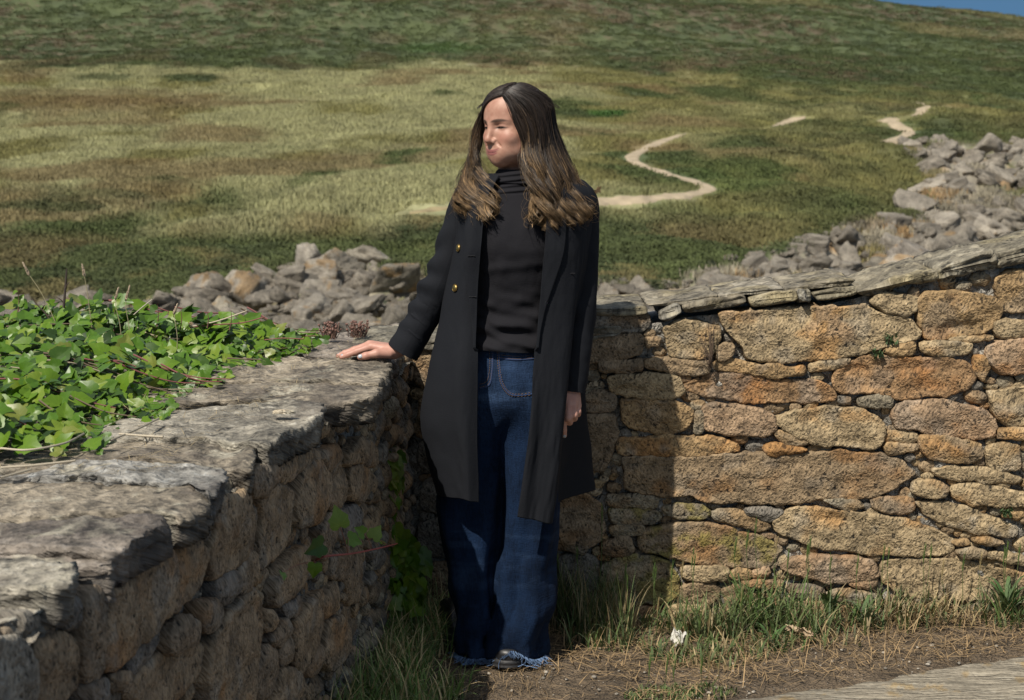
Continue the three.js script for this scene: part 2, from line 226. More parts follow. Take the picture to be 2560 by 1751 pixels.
// grass tussocks of the field and low shrubs of the slope
function tuftGeo(seed, n, h, spread, wid, lean) { const r = rngOf(seed), P = [], IX = [], C = []; for (let i = 0; i < n; i++) { const a = r() * 6.28, x = (r() - .5) * spread, z = (r() - .5) * spread, hh = h * (.5 + .6 * r()), l = lean * r() * hh, wx = Math.cos(a + 1.57) * wid, wz = Math.sin(a + 1.57) * wid, b = P.length / 3, lx = Math.cos(a) * l, lz = Math.sin(a) * l; P.push(x - wx, -.05, z - wz, x + wx, -.05, z + wz, x + lx * .35 + wx * .8, hh * .6, z + lz * .35 + wz * .8, x + lx * .35 - wx * .8, hh * .6, z + lz * .35 - wz * .8, x + lx, hh, z + lz); IX.push(b, b + 1, b + 2, b, b + 2, b + 3, b + 3, b + 2, b + 4); const k = .8 + .4 * r(); for (let j = 0; j < 5; j++) C.push(k, k, k); } return geoOf(P, IX, null, C); }
function shrubGeo(seed, n) { const r = rngOf(seed), P = [], IX = [], C = []; for (let i = 0; i < n; i++) { const a = r() * 6.28, e = Math.acos(r() * .97), R = .75 + .3 * r(), x = Math.cos(a) * Math.sin(e) * R, z = Math.sin(a) * Math.sin(e) * R, y = Math.cos(e) * R * .62, b = P.length / 3, s = .12 + .14 * r(), k = .7 + .6 * r(); for (let j = 0; j < 3; j++) { P.push(x + (r() - .5) * s * 2, y + (r() - .3) * s * 1.6, z + (r() - .5) * s * 2); C.push(k, k, k); } IX.push(b, b + 1, b + 2); } return geoOf(P, IX, null, C); }
{
  const leafMat = std({ vertexColors: true, roughness: 1, side: THREE.DoubleSide }), r = rngOf(31), m4 = new THREE.Matrix4(), q = new THREE.Quaternion();
  const make = (name, geos, count, where, size, tint) => geos.forEach((g, gi) => { const M4 = [], CC = []; for (let k = 0; k < count / geos.length; k++) { const D = where[0] * Math.pow(where[1] / where[0], r()), x = (r() * 2 - 1) * (D * .46 + 6), z = 5 - D, y = ground0(x, z), [dx, dy] = dispOf(x, y, z); if (rockMask(dx, dy) > 3 && (dx < 1340 || fbm(dx * .008, dy * .013, 2, 3) > -.1)) continue; if (nearPath(x, z)) continue; const c = landColour(x, y, z), t = tint(dx, dy, c, r); if (!t) continue; const s = size(D) * (.6 + .8 * r()); q.setFromEuler(new THREE.Euler(0, r() * 6.28, 0)); M4.push(new THREE.Matrix4().compose(V(x, y, z), q.clone(), V(s, s * t[1], s))); CC.push(t[0]); }
    const o = new THREE.InstancedMesh(g, leafMat, M4.length); M4.forEach((m, i) => { o.setMatrixAt(i, m); o.setColorAt(i, CC[i]); }); o.name = numbered(name); o.userData = { kind: 'stuff', label: name === 'field_grass' ? 'pale yellow and green grass covering the field beyond the wall' : 'dark heather and gorse covering the hillside', category: name === 'field_grass' ? 'grass' : 'shrubs' }; o.castShadow = o.receiveShadow = true; scene.add(o); });
  make('field_grass', [tuftGeo(5, 34, .24, 1.5, .024, 1.2)], 225000, [66, 540], D => .6 + D * .0028, (dx, dy, c, r) => { const yl = (c[0] + c[1]) / 2; if (yl < .075 && r() < .6) return null; if (dy < 130 && yl < .11) return null; const k = .92 + .24 * r(); return [new THREE.Color(c[0] * k * 1.12, c[1] * k * 1.12, c[2] * k * 1.05), .55 + Math.min(.8, yl * 3.4)]; });
  make('hill_shrubs', [shrubGeo(8, 60)], 135000, [64, 560], D => .27 + D * .0016, (dx, dy, c, r) => { const yl = (c[0] + c[1]) / 2; if (yl > .12 && r() < .93) return null; const k = .86 + .34 * r(); return [new THREE.Color(c[0] * k * 1.05, c[1] * k * 1.05, c[2] * k), .45 + .4 * r()]; });
}
// ---------------------------------------------------------------- dry stone walls
function chaikin(p, n = 1) { for (let k = 0; k < n; k++) { const q = []; for (let i = 0; i < p.length; i++) { const a = p[i], b = p[(i + 1) % p.length]; q.push([a[0] * .86 + b[0] * .14, a[1] * .86 + b[1] * .14], [a[0] * .14 + b[0] * .86, a[1] * .14 + b[1] * .86]); } p = q; } return p; }
function resample(p, n) { const L = [0]; for (let i = 0; i < p.length; i++) { const a = p[i], b = p[(i + 1) % p.length]; L.push(L[i] + Math.hypot(b[0] - a[0], b[1] - a[1])); } const T = L[p.length], o = []; let k = 0; for (let i = 0; i < n; i++) { const s = i / n * T; while (L[k + 1] < s) k++; const t = (s - L[k]) / Math.max(1e-9, L[k + 1] - L[k]), a = p[k], b = p[(k + 1) % p.length]; o.push([lerp(a[0], b[0], t), lerp(a[1], b[1], t)]); } o.len = T; return o; }
function polyInfo(p) { let cx = 0, cy = 0, A = 0; for (let i = 0; i < p.length; i++) { const a = p[i], b = p[(i + 1) % p.length], c = a[0] * b[1] - b[0] * a[1]; A += c; cx += (a[0] + b[0]) * c; cy += (a[1] + b[1]) * c; } cx /= 3 * A; cy /= 3 * A;
  let xx = 0, xy = 0, yy = 0; const r = resample(p, 64); for (const q of r) { const x = q[0] - cx, y = q[1] - cy; xx += x * x; xy += x * y; yy += y * y; } const th = .5 * Math.atan2(2 * xy, xx - yy), ax = [Math.cos(th), Math.sin(th)];
  let lo = 0, hi = 0, lo2 = 0, hi2 = 0; for (const q of r) { const s = (q[0] - cx) * ax[0] + (q[1] - cy) * ax[1], t = -(q[0] - cx) * ax[1] + (q[1] - cy) * ax[0]; lo = Math.min(lo, s); hi = Math.max(hi, s); lo2 = Math.min(lo2, t); hi2 = Math.max(hi2, t); }
  return { c: [cx, cy], ax, lo, hi, hw: (hi2 - lo2) / 2, A: Math.abs(A / 2) }; }
const smin0 = (a, b, k) => { const h = clamp(.5 + .5 * (b - a) / k); return lerp(b, a, h) - k * h * (1 - h); };
// one weathered stone: outline poly (metres in the wall's face), rounded edges, uneven face standing proud by out
function stoneGeo(poly, o) {
  const { seed = 1, depth = .1, out = .015, round = .008, rough = .008, cell = .007, tone = [.3, .2, .1], layered = 0, lichen = 0, sm = 1, gap = -.005, streak = 0, fleck = 0 } = o;
  const base = chaikin(poly, sm), inf = polyInfo(base), N = clamp(Math.round(resample(base, 8).len / cell), 20, 220), rim = resample(base, N), sx = seed * 7.31, rg = rngOf(seed * 977 + 5);
  const half = Math.max(0, (inf.hi - inf.lo) / 2 - inf.hw * .9), mid = (inf.hi + inf.lo) / 2, R = Math.min(round, inf.hw * .5), K = clamp(Math.round(inf.hw / cell), 4, 26);
  const tx = (rg() - .5) * .05, ty = (rg() - .5) * .05, warm = rg(), L2 = Math.max(.03, (inf.hi - inf.lo) / 2), facets = Array.from({ length: 7 }, () => [(rg() - .5) * 2 * L2, (rg() - .5) * 2 * inf.hw, (rg() - .5) * .42, (rg() - .5) * .5, .002 + rg() * .010]);
  const rings = [[0, -depth, 0], [0, -depth * .35, 0], [0, -R * .9, 0]]; for (const a of [.25, .5, .75, 1]) rings.push([R * (1 - Math.cos(a * Math.PI / 2)) / inf.hw, -R * (1 - Math.sin(a * Math.PI / 2)), a]);
  const t0 = R / inf.hw; for (let k = 1; k <= K; k++) rings.push([lerp(t0, 1, k / K), 0, 1]);
  const P = [], UV = [], C = [], IX = [];
  for (const [t, w0, face] of rings) for (let i = 0; i < N; i++) {
    const b = rim[i], s = clamp((b[0] - inf.c[0]) * inf.ax[0] + (b[1] - inf.c[1]) * inf.ax[1] - mid, -half, half) + mid, m = [inf.c[0] + inf.ax[0] * s, inf.c[1] + inf.ax[1] * s];
    let u = lerp(b[0], m[0], Math.min(t, 1)), v = lerp(b[1], m[1], Math.min(t, 1));
    const du = b[0] - m[0], dv = b[1] - m[1], l = Math.hypot(du, dv) || 1, e = (1 - Math.min(1, t * 3)) * (fbm(u * 22 + sx, v * 22, w0 * 14, 4) * .011 + fbm(u * 70, v * 70 + sx, w0 * 50, 2) * .006 - gap);
    u += du / l * e; v += dv / l * e;
    let w = w0 + out, in1 = clamp((t - 0) * inf.hw / .03);
    const al = (u - inf.c[0]) * inf.ax[0] + (v - inf.c[1]) * inf.ax[1], ac = -(u - inf.c[0]) * inf.ax[1] + (v - inf.c[1]) * inf.ax[0]; let fc = .012; for (const [fa, fb, ga, gb, h0] of facets) fc = smin0(fc, h0 + Math.abs((al - fa) * ga) * .5 + (al - fa) * ga + (ac - fb) * gb + .004 * fbm(u * 24, v * 24 + sx, 2, 2), .003); fc = Math.max(fc, -.009);
    const big = fbm(u * 9 + sx, v * 9, 3.1, 3) * rough * 1.1 + fc * rough * 95, mid2 = fbm(u * 34, v * 34 + sx, 1.7, 3) * rough * .36 + fbm(u * 110, v * 110 + sx, 1.7, 2) * rough * .3, cr = Math.pow(Math.max(0, ridge(u * 6 + sx, v * 8, 8.3, 2) - .32), 1.2) * -.02;
    w += big * (.35 + .65 * in1) + mid2 + (layered ? Math.abs(fbm(u * 5 + sx, v * 60, .5, 3)) * layered : 0) + cr * in1 + (u - inf.c[0]) * tx + (v - inf.c[1]) * ty + .005 * sstep(0, 1, t) * Math.min(1, inf.hw / .05);
    P.push(u, v, w); UV.push(u + w * .6 + sx * .13, v + w * .7 + sx * .071);
    // the stone's own colour: rust stains, paler weathered flecks, lichen
    const r1 = fbm(u * 7 + sx, v * 9, 5.5, 4), r2 = fbm(u * 26 + sx, v * 26, 2.2, 3), r3 = fbm(u * 80, v * 80 + sx, 4.4, 2), k = 1 + r2 * .5 + r3 * .45;
    let c = [tone[0] * k, tone[1] * k, tone[2] * k]; const ru = sstep(.0, .35, r1 + warm * .15 - .12); c = [lerp(c[0], c[0] * 1.06, ru), lerp(c[1], c[1] * .84, ru), lerp(c[2], c[2] * .62, ru)];
    const pale = sstep(.12, .4, fbm(u * 13, v * 13 + sx, 9.1, 3)) * (.5 + fleck); const g = (c[0] + c[1] + c[2]) / 3 * 1.12; c = [lerp(c[0], g * 1.05, pale * .55), lerp(c[1], g, pale * .55), lerp(c[2], g * .88, pale * .55)];
    if (streak) { const q = sstep(.1, .35, fbm(u * 30, v * 30, 6.6 + sx, 3)) * streak; c = [lerp(c[0], .055, q), lerp(c[1], .052, q), lerp(c[2], .05, q)]; }
    if (lichen) { const q = sstep(-.1, .2, fbm(u * 20 + sx, v * 20, 1.1, 4) + lichen - .25) * .8; c = [lerp(c[0], .24, q), lerp(c[1], .2, q), lerp(c[2], .05, q)]; }
    C.push(...c.map(x => clamp(x, .01, .9)));
  }
  for (let r = 0; r < rings.length - 1; r++) for (let i = 0; i < N; i++) { const a = r * N + i, b = r * N + (i + 1) % N, d = a + N, e = b + N; if (ccw(poly)) IX.push(a, b, d, b, e, d); else IX.push(a, d, b, b, d, e); }
  return geoOf(P, IX, UV, C);
}
const ccw = p => { let A = 0; for (let i = 0; i < p.length; i++) { const a = p[i], b = p[(i + 1) % p.length]; A += a[0] * b[1] - b[0] * a[1]; } return A > 0; };
function inPoly(p, x, y) { let c = false; for (let i = 0, j = p.length - 1; i < p.length; j = i++) if ((p[i][1] > y) !== (p[j][1] > y) && x < (p[j][0] - p[i][0]) * (y - p[i][1]) / (p[j][1] - p[i][1]) + p[i][0]) c = !c; return c; }
function polyDist(p, x, y) { let d = 9; for (let i = 0; i < p.length; i++) { const a = p[i], b = p[(i + 1) % p.length], dx = b[0] - a[0], dy = b[1] - a[1], t = clamp(((x - a[0]) * dx + (y - a[1]) * dy) / (dx * dx + dy * dy + 1e-12)); d = Math.min(d, Math.hypot(x - a[0] - dx * t, y - a[1] - dy * t)); } return d; }
const TONES = { o: [.37, .25, .125], b: [.29, .21, .125], t: [.38, .29, .17], g: [.28, .24, .17], p: [.36, .25, .155], r: [.34, .21, .105], k: [.20, .18, .15], d: [.26, .195, .125] };
// fills the joints between the traced stones with small packing stones
function packing(polys, inside, rect, seed, minR, maxR, tries) {
  const r = rngOf(seed), out = [], all = [...polys];
  for (let k = 0; k < tries; k++) {
    const u = lerp(rect[0], rect[1], r()), v = lerp(rect[2], rect[3], r()); if (!inside(u, v)) continue;
    let d = 9, bad = false; for (const p of all) { if (Math.abs(p.bx - u) > p.br + maxR || Math.abs(p.by - v) > p.brv + maxR) continue; if (inPoly(p, u, v)) { bad = true; break; } d = Math.min(d, polyDist(p, u, v)); }
    if (bad || d < minR) continue; const R = Math.min(d * 1.02, maxR * (.4 + .6 * r())), el = 1 + r() * 1.1, n = 7 + Math.floor(r() * 3), a0 = r() * 6, tilt = (r() - .5) * .5, p = [];
    for (let i = 0; i < n; i++) { const a = a0 + i / n * 6.2832, q = R * (.8 + .3 * r()), x = Math.cos(a) * q * el, y = Math.sin(a) * q * .95; p.push([u + x * Math.cos(tilt) - y * Math.sin(tilt), v + x * Math.sin(tilt) + y * Math.cos(tilt)]); }
    let ok = true; if (el > 1.05) for (const q of p) for (const s of all) if (Math.abs(s.bx - q[0]) < s.br + .02 && inPoly(s, q[0], q[1])) ok = false; if (!ok) continue;
    bounds(p); all.push(p); out.push(p);
  }
  return out;
}
function bounds(p) { let a = 9, b = -9, c = 9, d = -9; for (const q of p) { a = Math.min(a, q[0]); b = Math.max(b, q[0]); c = Math.min(c, q[1]); d = Math.max(d, q[1]); } p.bx = (a + b) / 2; p.br = (b - a) / 2; p.by = (c + d) / 2; p.brv = (d - c) / 2; p.size = Math.max(b - a, d - c); return p; }

// ---- the sunlit wall facing the camera
const ZW = -.42, XC = -.3;
const rightWall = thing('stone_wall', 'sunlit ochre rubble stone wall with a sloping schist coping, right of the woman', 'wall');
rightWall.position.set(0, 0, ZW);
const rPolys = [];
function rs(org, tone, pts, extra = {}) {           // pts: corners of one stone as seen in the photograph, around org
  const poly = []; for (let i = 0; i < pts.length; i += 2) { const q = onZ(1400 + pts[i] / 2.0034, org + pts[i + 1] / 2.0034, ZW + .01); poly.push([q.x, q.y]); }
  bounds(poly); rPolys.push(poly);
  const g = stoneGeo(poly, { seed: rPolys.length, tone: TONES[tone], out: .004 + .014 * hash3(rPolys.length, 3, 1), depth: .09, ...extra });
  return mesh('stone', g, M.stone, rightWall);
}
const A = (t, p, e) => rs(600, t, p, e), B = (t, p, e) => rs(1100, t, p, e);
A('k', [50, 375, 330, 385, 440, 375, 442, 430, 400, 465, 180, 468, 50, 465], { layered: .01 });
A('d', [30, 472, 300, 470, 400, 472, 425, 520, 410, 570, 370, 592, 160, 610, 40, 600]);
A('d', [200, 614, 340, 602, 415, 602, 420, 648, 330, 662, 205, 662]);
A('b', [430, 495, 470, 488, 515, 500, 500, 535, 440, 540]);
A('t', [520, 440, 605, 403, 740, 420, 800, 440, 800, 500, 770, 560, 720, 590, 610, 590, 555, 580, 530, 500], { rough: .011 });
A('b', [785, 548, 830, 515, 880, 540, 865, 590, 800, 607]);
A('t', [805, 370, 960, 360, 1160, 345, 1310, 330, 1440, 345, 1530, 320, 1580, 360, 1690, 390, 1770, 410, 1810, 465, 1790, 500, 1680, 520, 1610, 545, 1480, 580, 1300, 600, 1120, 615, 1010, 610, 930, 590, 910, 520, 830, 440], { rough: .007 });
A('t', [1560, 310, 1600, 280, 1680, 270, 1790, 290, 1785, 320, 1780, 360, 1740, 380, 1690, 375, 1610, 345]);
A('o', [1795, 300, 1850, 265, 1950, 253, 2080, 270, 2190, 300, 2222, 350, 2200, 410, 2140, 460, 2040, 485, 1920, 500, 1830, 505, 1810, 430, 1800, 360], { rough: .012 });
A('o', [2190, 190, 2260, 155, 2400, 150, 2420, 360, 2260, 365, 2200, 330, 2185, 250], { rough: .012 });
A('t', [2180, 425, 2240, 405, 2400, 400, 2400, 480, 2200, 485]);
A('t', [1945, 500, 2060, 488, 2180, 480, 2180, 502, 2060, 514, 1960, 512]);
A('t', [1815, 520, 1890, 512, 2060, 520, 2065, 560, 1990, 580, 1870, 578, 1820, 555]);
A('o', [1620, 560, 1700, 530, 1770, 520, 1780, 550, 1760, 575, 1660, 577]);
A('p', [2150, 530, 2220, 500, 2360, 495, 2400, 560, 2390, 670, 2210, 670, 2150, 620, 2135, 570]);
A('o', [2080, 590, 2140, 590, 2152, 650, 2125, 715, 2085, 670]);
A('r', [1385, 660, 1450, 620, 1520, 590, 1700, 588, 1900, 595, 2030, 610, 2075, 640, 2080, 710, 2020, 760, 1900, 785, 1740, 797, 1620, 780, 1500, 770, 1400, 765, 1375, 720], { rough: .011 });
A('b', [420, 600, 560, 590, 690, 605, 750, 620, 750, 670, 700, 680, 560, 670, 430, 645]);
A('o', [775, 620, 870, 610, 1000, 622, 1120, 630, 1230, 640, 1230, 675, 1100, 688, 1000, 675, 900, 662, 780, 650]);
A('t', [1245, 625, 1330, 600, 1450, 600, 1440, 630, 1350, 650, 1250, 672]);
A('t', [240, 690, 330, 672, 480, 675, 590, 690, 620, 755, 590, 790, 480, 795, 350, 780, 260, 760]);
A('r', [610, 735, 700, 700, 800, 672, 900, 668, 1050, 692, 1200, 705, 1310, 710, 1360, 750, 1395, 800, 1290, 810, 1130, 812, 950, 820, 800, 795, 680, 770], { rough: .011, fleck: .3 });
A('d', [120, 800, 180, 760, 270, 765, 290, 810, 270, 855, 200, 862, 125, 850]);
A('o', [295, 800, 400, 795, 560, 812, 670, 850, 670, 920, 600, 965, 480, 972, 350, 940, 320, 890]);
A('g', [678, 872, 708, 865, 718, 960, 680, 975]);
A('p', [720, 850, 770, 825, 870, 825, 990, 850, 1080, 880, 1080, 950, 1040, 985, 940, 975, 850, 970, 740, 965, 715, 920], { rough: .006 });
A('t', [1085, 890, 1180, 860, 1350, 840, 1500, 852, 1600, 910, 1640, 960, 1620, 1020, 1560, 1055, 1450, 1040, 1300, 1035, 1220, 1000, 1140, 960, 1090, 930]);
A('g', [1500, 800, 1580, 785, 1670, 795, 1670, 840, 1580, 850, 1500, 835]);
A('p', [1670, 850, 1740, 815, 1870, 805, 2010, 825, 2110, 850, 2180, 910, 2190, 990, 2080, 1000, 1950, 985, 1800, 960, 1690, 940, 1665, 890]);
A('t', [2150, 760, 2400, 740, 2400, 930, 2230, 935, 2180, 880, 2160, 810], { rough: .011 });
A('t', [2195, 950, 2400, 945, 2400, 1007, 2200, 1002]);
A('g', [1080, 965, 1130, 962, 1200, 985, 1255, 1025, 1200, 1040, 1120, 1020]);
A('o', [1025, 1042, 1080, 1022, 1160, 1042, 1250, 1052, 1180, 1067, 1050, 1077]);
A('t', [1640, 975, 1720, 965, 1790, 985, 1790, 1013, 1700, 1018, 1640, 1008]);
A('o', [1625, 1042, 1650, 1022, 1800, 1025, 1800, 1060, 1700, 1080, 1640, 1070]);
A('o', [1800, 985, 1900, 985, 2040, 1005, 2120, 1030, 2130, 1090, 2060, 1115, 1930, 1120, 1850, 1090, 1810, 1050]);
A('t', [2150, 1040, 2230, 1020, 2310, 1030, 2312, 1150, 2240, 1165, 2150, 1140, 2135, 1090]);
A('d', [130, 890, 200, 872, 280, 877, 290, 950, 260, 1080, 210, 1165, 150, 1150, 120, 1000]);
A('o', [280, 1005, 400, 1000, 520, 985, 660, 990, 780, 995, 910, 1030, 900, 1065, 760, 1080, 600, 1092, 430, 1082, 300, 1074], { fleck: .3 });
B('b', [315, 85, 420, 88, 620, 92, 900, 72, 1080, 80, 1280, 70, 1420, 60, 1600, 75, 1720, 110, 1790, 170, 1700, 230, 1600, 290, 1480, 300, 1320, 300, 1180, 320, 1000, 318, 850, 318, 700, 310, 640, 270, 500, 275, 430, 275, 330, 250, 325, 150], { rough: .006 });
B('g', [235, 285, 330, 275, 430, 280, 500, 290, 480, 330, 420, 337, 250, 335]);
B('g', [240, 350, 330, 342, 480, 347, 510, 390, 470, 420, 350, 430, 250, 420], { lichen: .12 });
B('g', [250, 440, 350, 437, 420, 440, 400, 470, 260, 472]);
B('g', [515, 345, 600, 325, 700, 332, 760, 365, 730, 400, 640, 405, 540, 385], { lichen: .2 });
B('g', [760, 370, 840, 350, 940, 372, 1030, 410, 1060, 440, 1000, 462, 880, 430, 780, 405]);
B('k', [925, 352, 1000, 335, 1130, 360, 1080, 402, 1010, 400, 940, 375]);
B('g', [1320, 305, 1400, 290, 1500, 310, 1530, 337, 1460, 357, 1380, 342]);
B('t', [1070, 420, 1110, 372, 1180, 347, 1300, 342, 1430, 362, 1500, 382, 1650, 390, 1800, 420, 1900, 460, 1980, 510, 1970, 560, 1850, 587, 1700, 580, 1560, 572, 1420, 555, 1280, 540, 1180, 490, 1090, 460], { rough: .011 });
B('b', [1560, 302, 1640, 295, 1770, 302, 1790, 350, 1750, 377, 1650, 370, 1570, 345]);
B('t', [1770, 212, 1870, 205, 1950, 240, 1940, 280, 1880, 300, 1770, 265]);
B('t', [1870, 152, 1960, 130, 2130, 150, 2330, 197, 2300, 222, 2130, 212, 1960, 195, 1880, 175]);
B('t', [1970, 242, 2080, 225, 2400, 280, 2400, 355, 2200, 332, 2100, 330, 1980, 300]);
B('t', [1780, 312, 1900, 310, 2050, 345, 2150, 395, 2300, 450, 2280, 490, 2130, 475, 1980, 440, 1830, 380], { fleck: .4 });
B('o', [1960, 512, 2050, 505, 2060, 532, 1990, 542]);
B('o', [2070, 502, 2150, 490, 2240, 520, 2190, 532, 2090, 522]);
B('g', [1985, 562, 2060, 545, 2140, 570, 2120, 597, 2020, 590]);
B('t', [2150, 572, 2250, 575, 2400, 620, 2400, 645, 2230, 612, 2150, 592]);
B('t', [1610, 622, 1720, 600, 1900, 610, 2000, 597, 2150, 640, 2400, 700, 2400, 830, 2150, 820, 1950, 800, 1800, 790, 1700, 772, 1630, 720], { rough: .012 });
B('p', [1110, 640, 1160, 602, 1250, 587, 1400, 590, 1560, 600, 1590, 640, 1590, 688, 1500, 708, 1380, 720, 1280, 700, 1180, 680], { rough: .011 });
B('p', [1450, 714, 1580, 693, 1590, 730, 1550, 752, 1470, 737]);
B('b', [390, 500, 420, 450, 520, 440, 640, 420, 750, 420, 860, 460, 1000, 490, 1130, 545, 1090, 590, 1040, 640, 900, 640, 780, 635, 640, 610, 520, 580, 420, 560], { lichen: .06 });
B('d', [210, 522, 290, 490, 350, 487, 380, 560, 320, 580, 220, 572]);
B('g', [210, 640, 300, 592, 450, 590, 540, 610, 600, 690, 600, 780, 520, 830, 390, 825, 250, 800, 205, 720], { lichen: .3, rough: .012 });
B('t', [605, 642, 720, 632, 850, 655, 830, 700, 720, 710, 620, 700]);
B('o', [830, 682, 890, 652, 960, 657, 960, 690, 880, 702]);
B('p', [975, 662, 1040, 642, 1055, 670, 1030, 695, 980, 690]);
B('b', [605, 742, 700, 717, 800, 730, 800, 800, 740, 845, 640, 840, 605, 790], { rough: .012 });
B('r', [905, 717, 1000, 707, 1130, 712, 1110, 740, 960, 747]);
B('g', [1335, 777, 1400, 747, 1500, 752, 1630, 800, 1610, 842, 1500, 832, 1380, 802]);
B('k', [1140, 742, 1280, 732, 1335, 760, 1310, 810, 1180, 802]);
B('p', [380, 852, 500, 832, 520, 900, 510, 960, 390, 970, 375, 900]);
B('t', [530, 850, 680, 832, 780, 870, 760, 930, 560, 935]);
B('b', [830, 790, 1050, 770, 1120, 830, 1000, 880, 850, 870]);
B('b', [1150, 830, 1330, 810, 1500, 850, 1480, 920, 1200, 910]);
B('d', [-60, 290, 130, 272, 213, 350, 228, 440, 190, 520, 100, 560, -40, 552, -70, 400]);
B('k', [0, 592, 120, 572, 190, 602, 200, 720, 120, 780, 0, 762]);
// stones in the shaded corner behind the woman, seen between the coat and the other wall
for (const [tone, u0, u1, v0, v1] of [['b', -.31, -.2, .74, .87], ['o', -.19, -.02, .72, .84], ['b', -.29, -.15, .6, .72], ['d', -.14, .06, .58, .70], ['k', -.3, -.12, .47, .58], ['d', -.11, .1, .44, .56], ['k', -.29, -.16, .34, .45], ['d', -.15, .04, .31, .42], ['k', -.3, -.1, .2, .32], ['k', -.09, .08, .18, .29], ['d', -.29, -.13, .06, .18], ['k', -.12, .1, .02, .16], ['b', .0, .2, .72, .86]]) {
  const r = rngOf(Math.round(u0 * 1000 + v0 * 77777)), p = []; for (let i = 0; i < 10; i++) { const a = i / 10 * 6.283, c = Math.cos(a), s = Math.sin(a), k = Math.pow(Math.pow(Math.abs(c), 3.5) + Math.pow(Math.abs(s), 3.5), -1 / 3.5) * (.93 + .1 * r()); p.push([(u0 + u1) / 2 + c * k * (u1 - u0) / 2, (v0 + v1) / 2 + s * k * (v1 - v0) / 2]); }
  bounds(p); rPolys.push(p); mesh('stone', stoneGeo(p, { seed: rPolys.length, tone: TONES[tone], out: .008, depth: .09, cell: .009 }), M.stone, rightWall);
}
// top line of the wall (world x -> height of its front upper edge, coping left out)
const topPts = [[-.6, .86], [-.3, .86], [.3, .905], [.53, .945], [.72, .965], [1.0, .99], [1.12, 1.02], [1.35, 1.085], [1.6, 1.115], [2.6, 1.4]];
const wallTop = x => { for (let i = 1; i < topPts.length; i++) if (x < topPts[i][0]) { const a = topPts[i - 1], b = topPts[i]; return lerp(a[1], b[1], (x - a[0]) / (b[0] - a[0])); } return 1.4; };
const fill1 = packing(rPolys, (u, v) => v < wallTop(u) - .015, [-.3, 1.75, -.03, 1.2], 77, .0095, .028, 16000);
const small1 = [];
fill1.forEach((p, i) => { const r = rngOf(i + 900), g = stoneGeo(p, { seed: 300 + i, tone: TONES['tgtobgbk'[Math.floor(r() * 8)]], out: -.012 + r() * .012, depth: .05, round: .012, cell: .008, sm: 1 }); if (p.size > .038) mesh('stone', g, M.stone, rightWall); else small1.push(g); });
function asStuff(o) { o.userData.kind = 'stuff'; return o; }
if (small1.length) asStuff(mesh('rubble', mergeGeometries(small1), M.stone, rightWall));
{ // mortar bed between the stones, and the wall's body behind it
  const W = 300, Hn = 170, x0 = -.62, x1 = 2.6;
  const g = gridGeo(W, Hn, (u, v) => { const x = lerp(x0, x1, u), y = lerp(-.15, wallTop(x) + .012, v); return [x, y, -.023 + .026 * fbm(x * 14, y * 14, 2, 4) + .014 * fbm(x * 60, y * 60, 7, 3)]; }, (u, v, q) => [q[0] + q[2], q[1] + q[2]],
    (u, v, q) => { const k = .34 + .2 * fbm(q[0] * 12, q[1] * 12, 3, 3) + .1 * fbm(q[0] * 50, q[1] * 50, 3, 2); return [k * 1.03, k * .98, k * .87].map(x => Math.max(.03, x)); });
  mesh('mortar', g, M.mortar, rightWall);
  const sh = new THREE.Shape(); sh.moveTo(-.62, -.3); sh.lineTo(2.6, -.3); for (let i = 0; i <= 40; i++) { const x = lerp(2.6, -.62, i / 40); sh.lineTo(x, wallTop(x) + .005); }
  const body = new THREE.ExtrudeGeometry(sh, { depth: .3, bevelEnabled: false }); body.translate(0, 0, -.36);
  const c = new Float32Array(body.attributes.position.count * 3).fill(.22); body.setAttribute('color', new THREE.BufferAttribute(c, 3)); mesh('wall_core', body, M.mortar, rightWall);
}
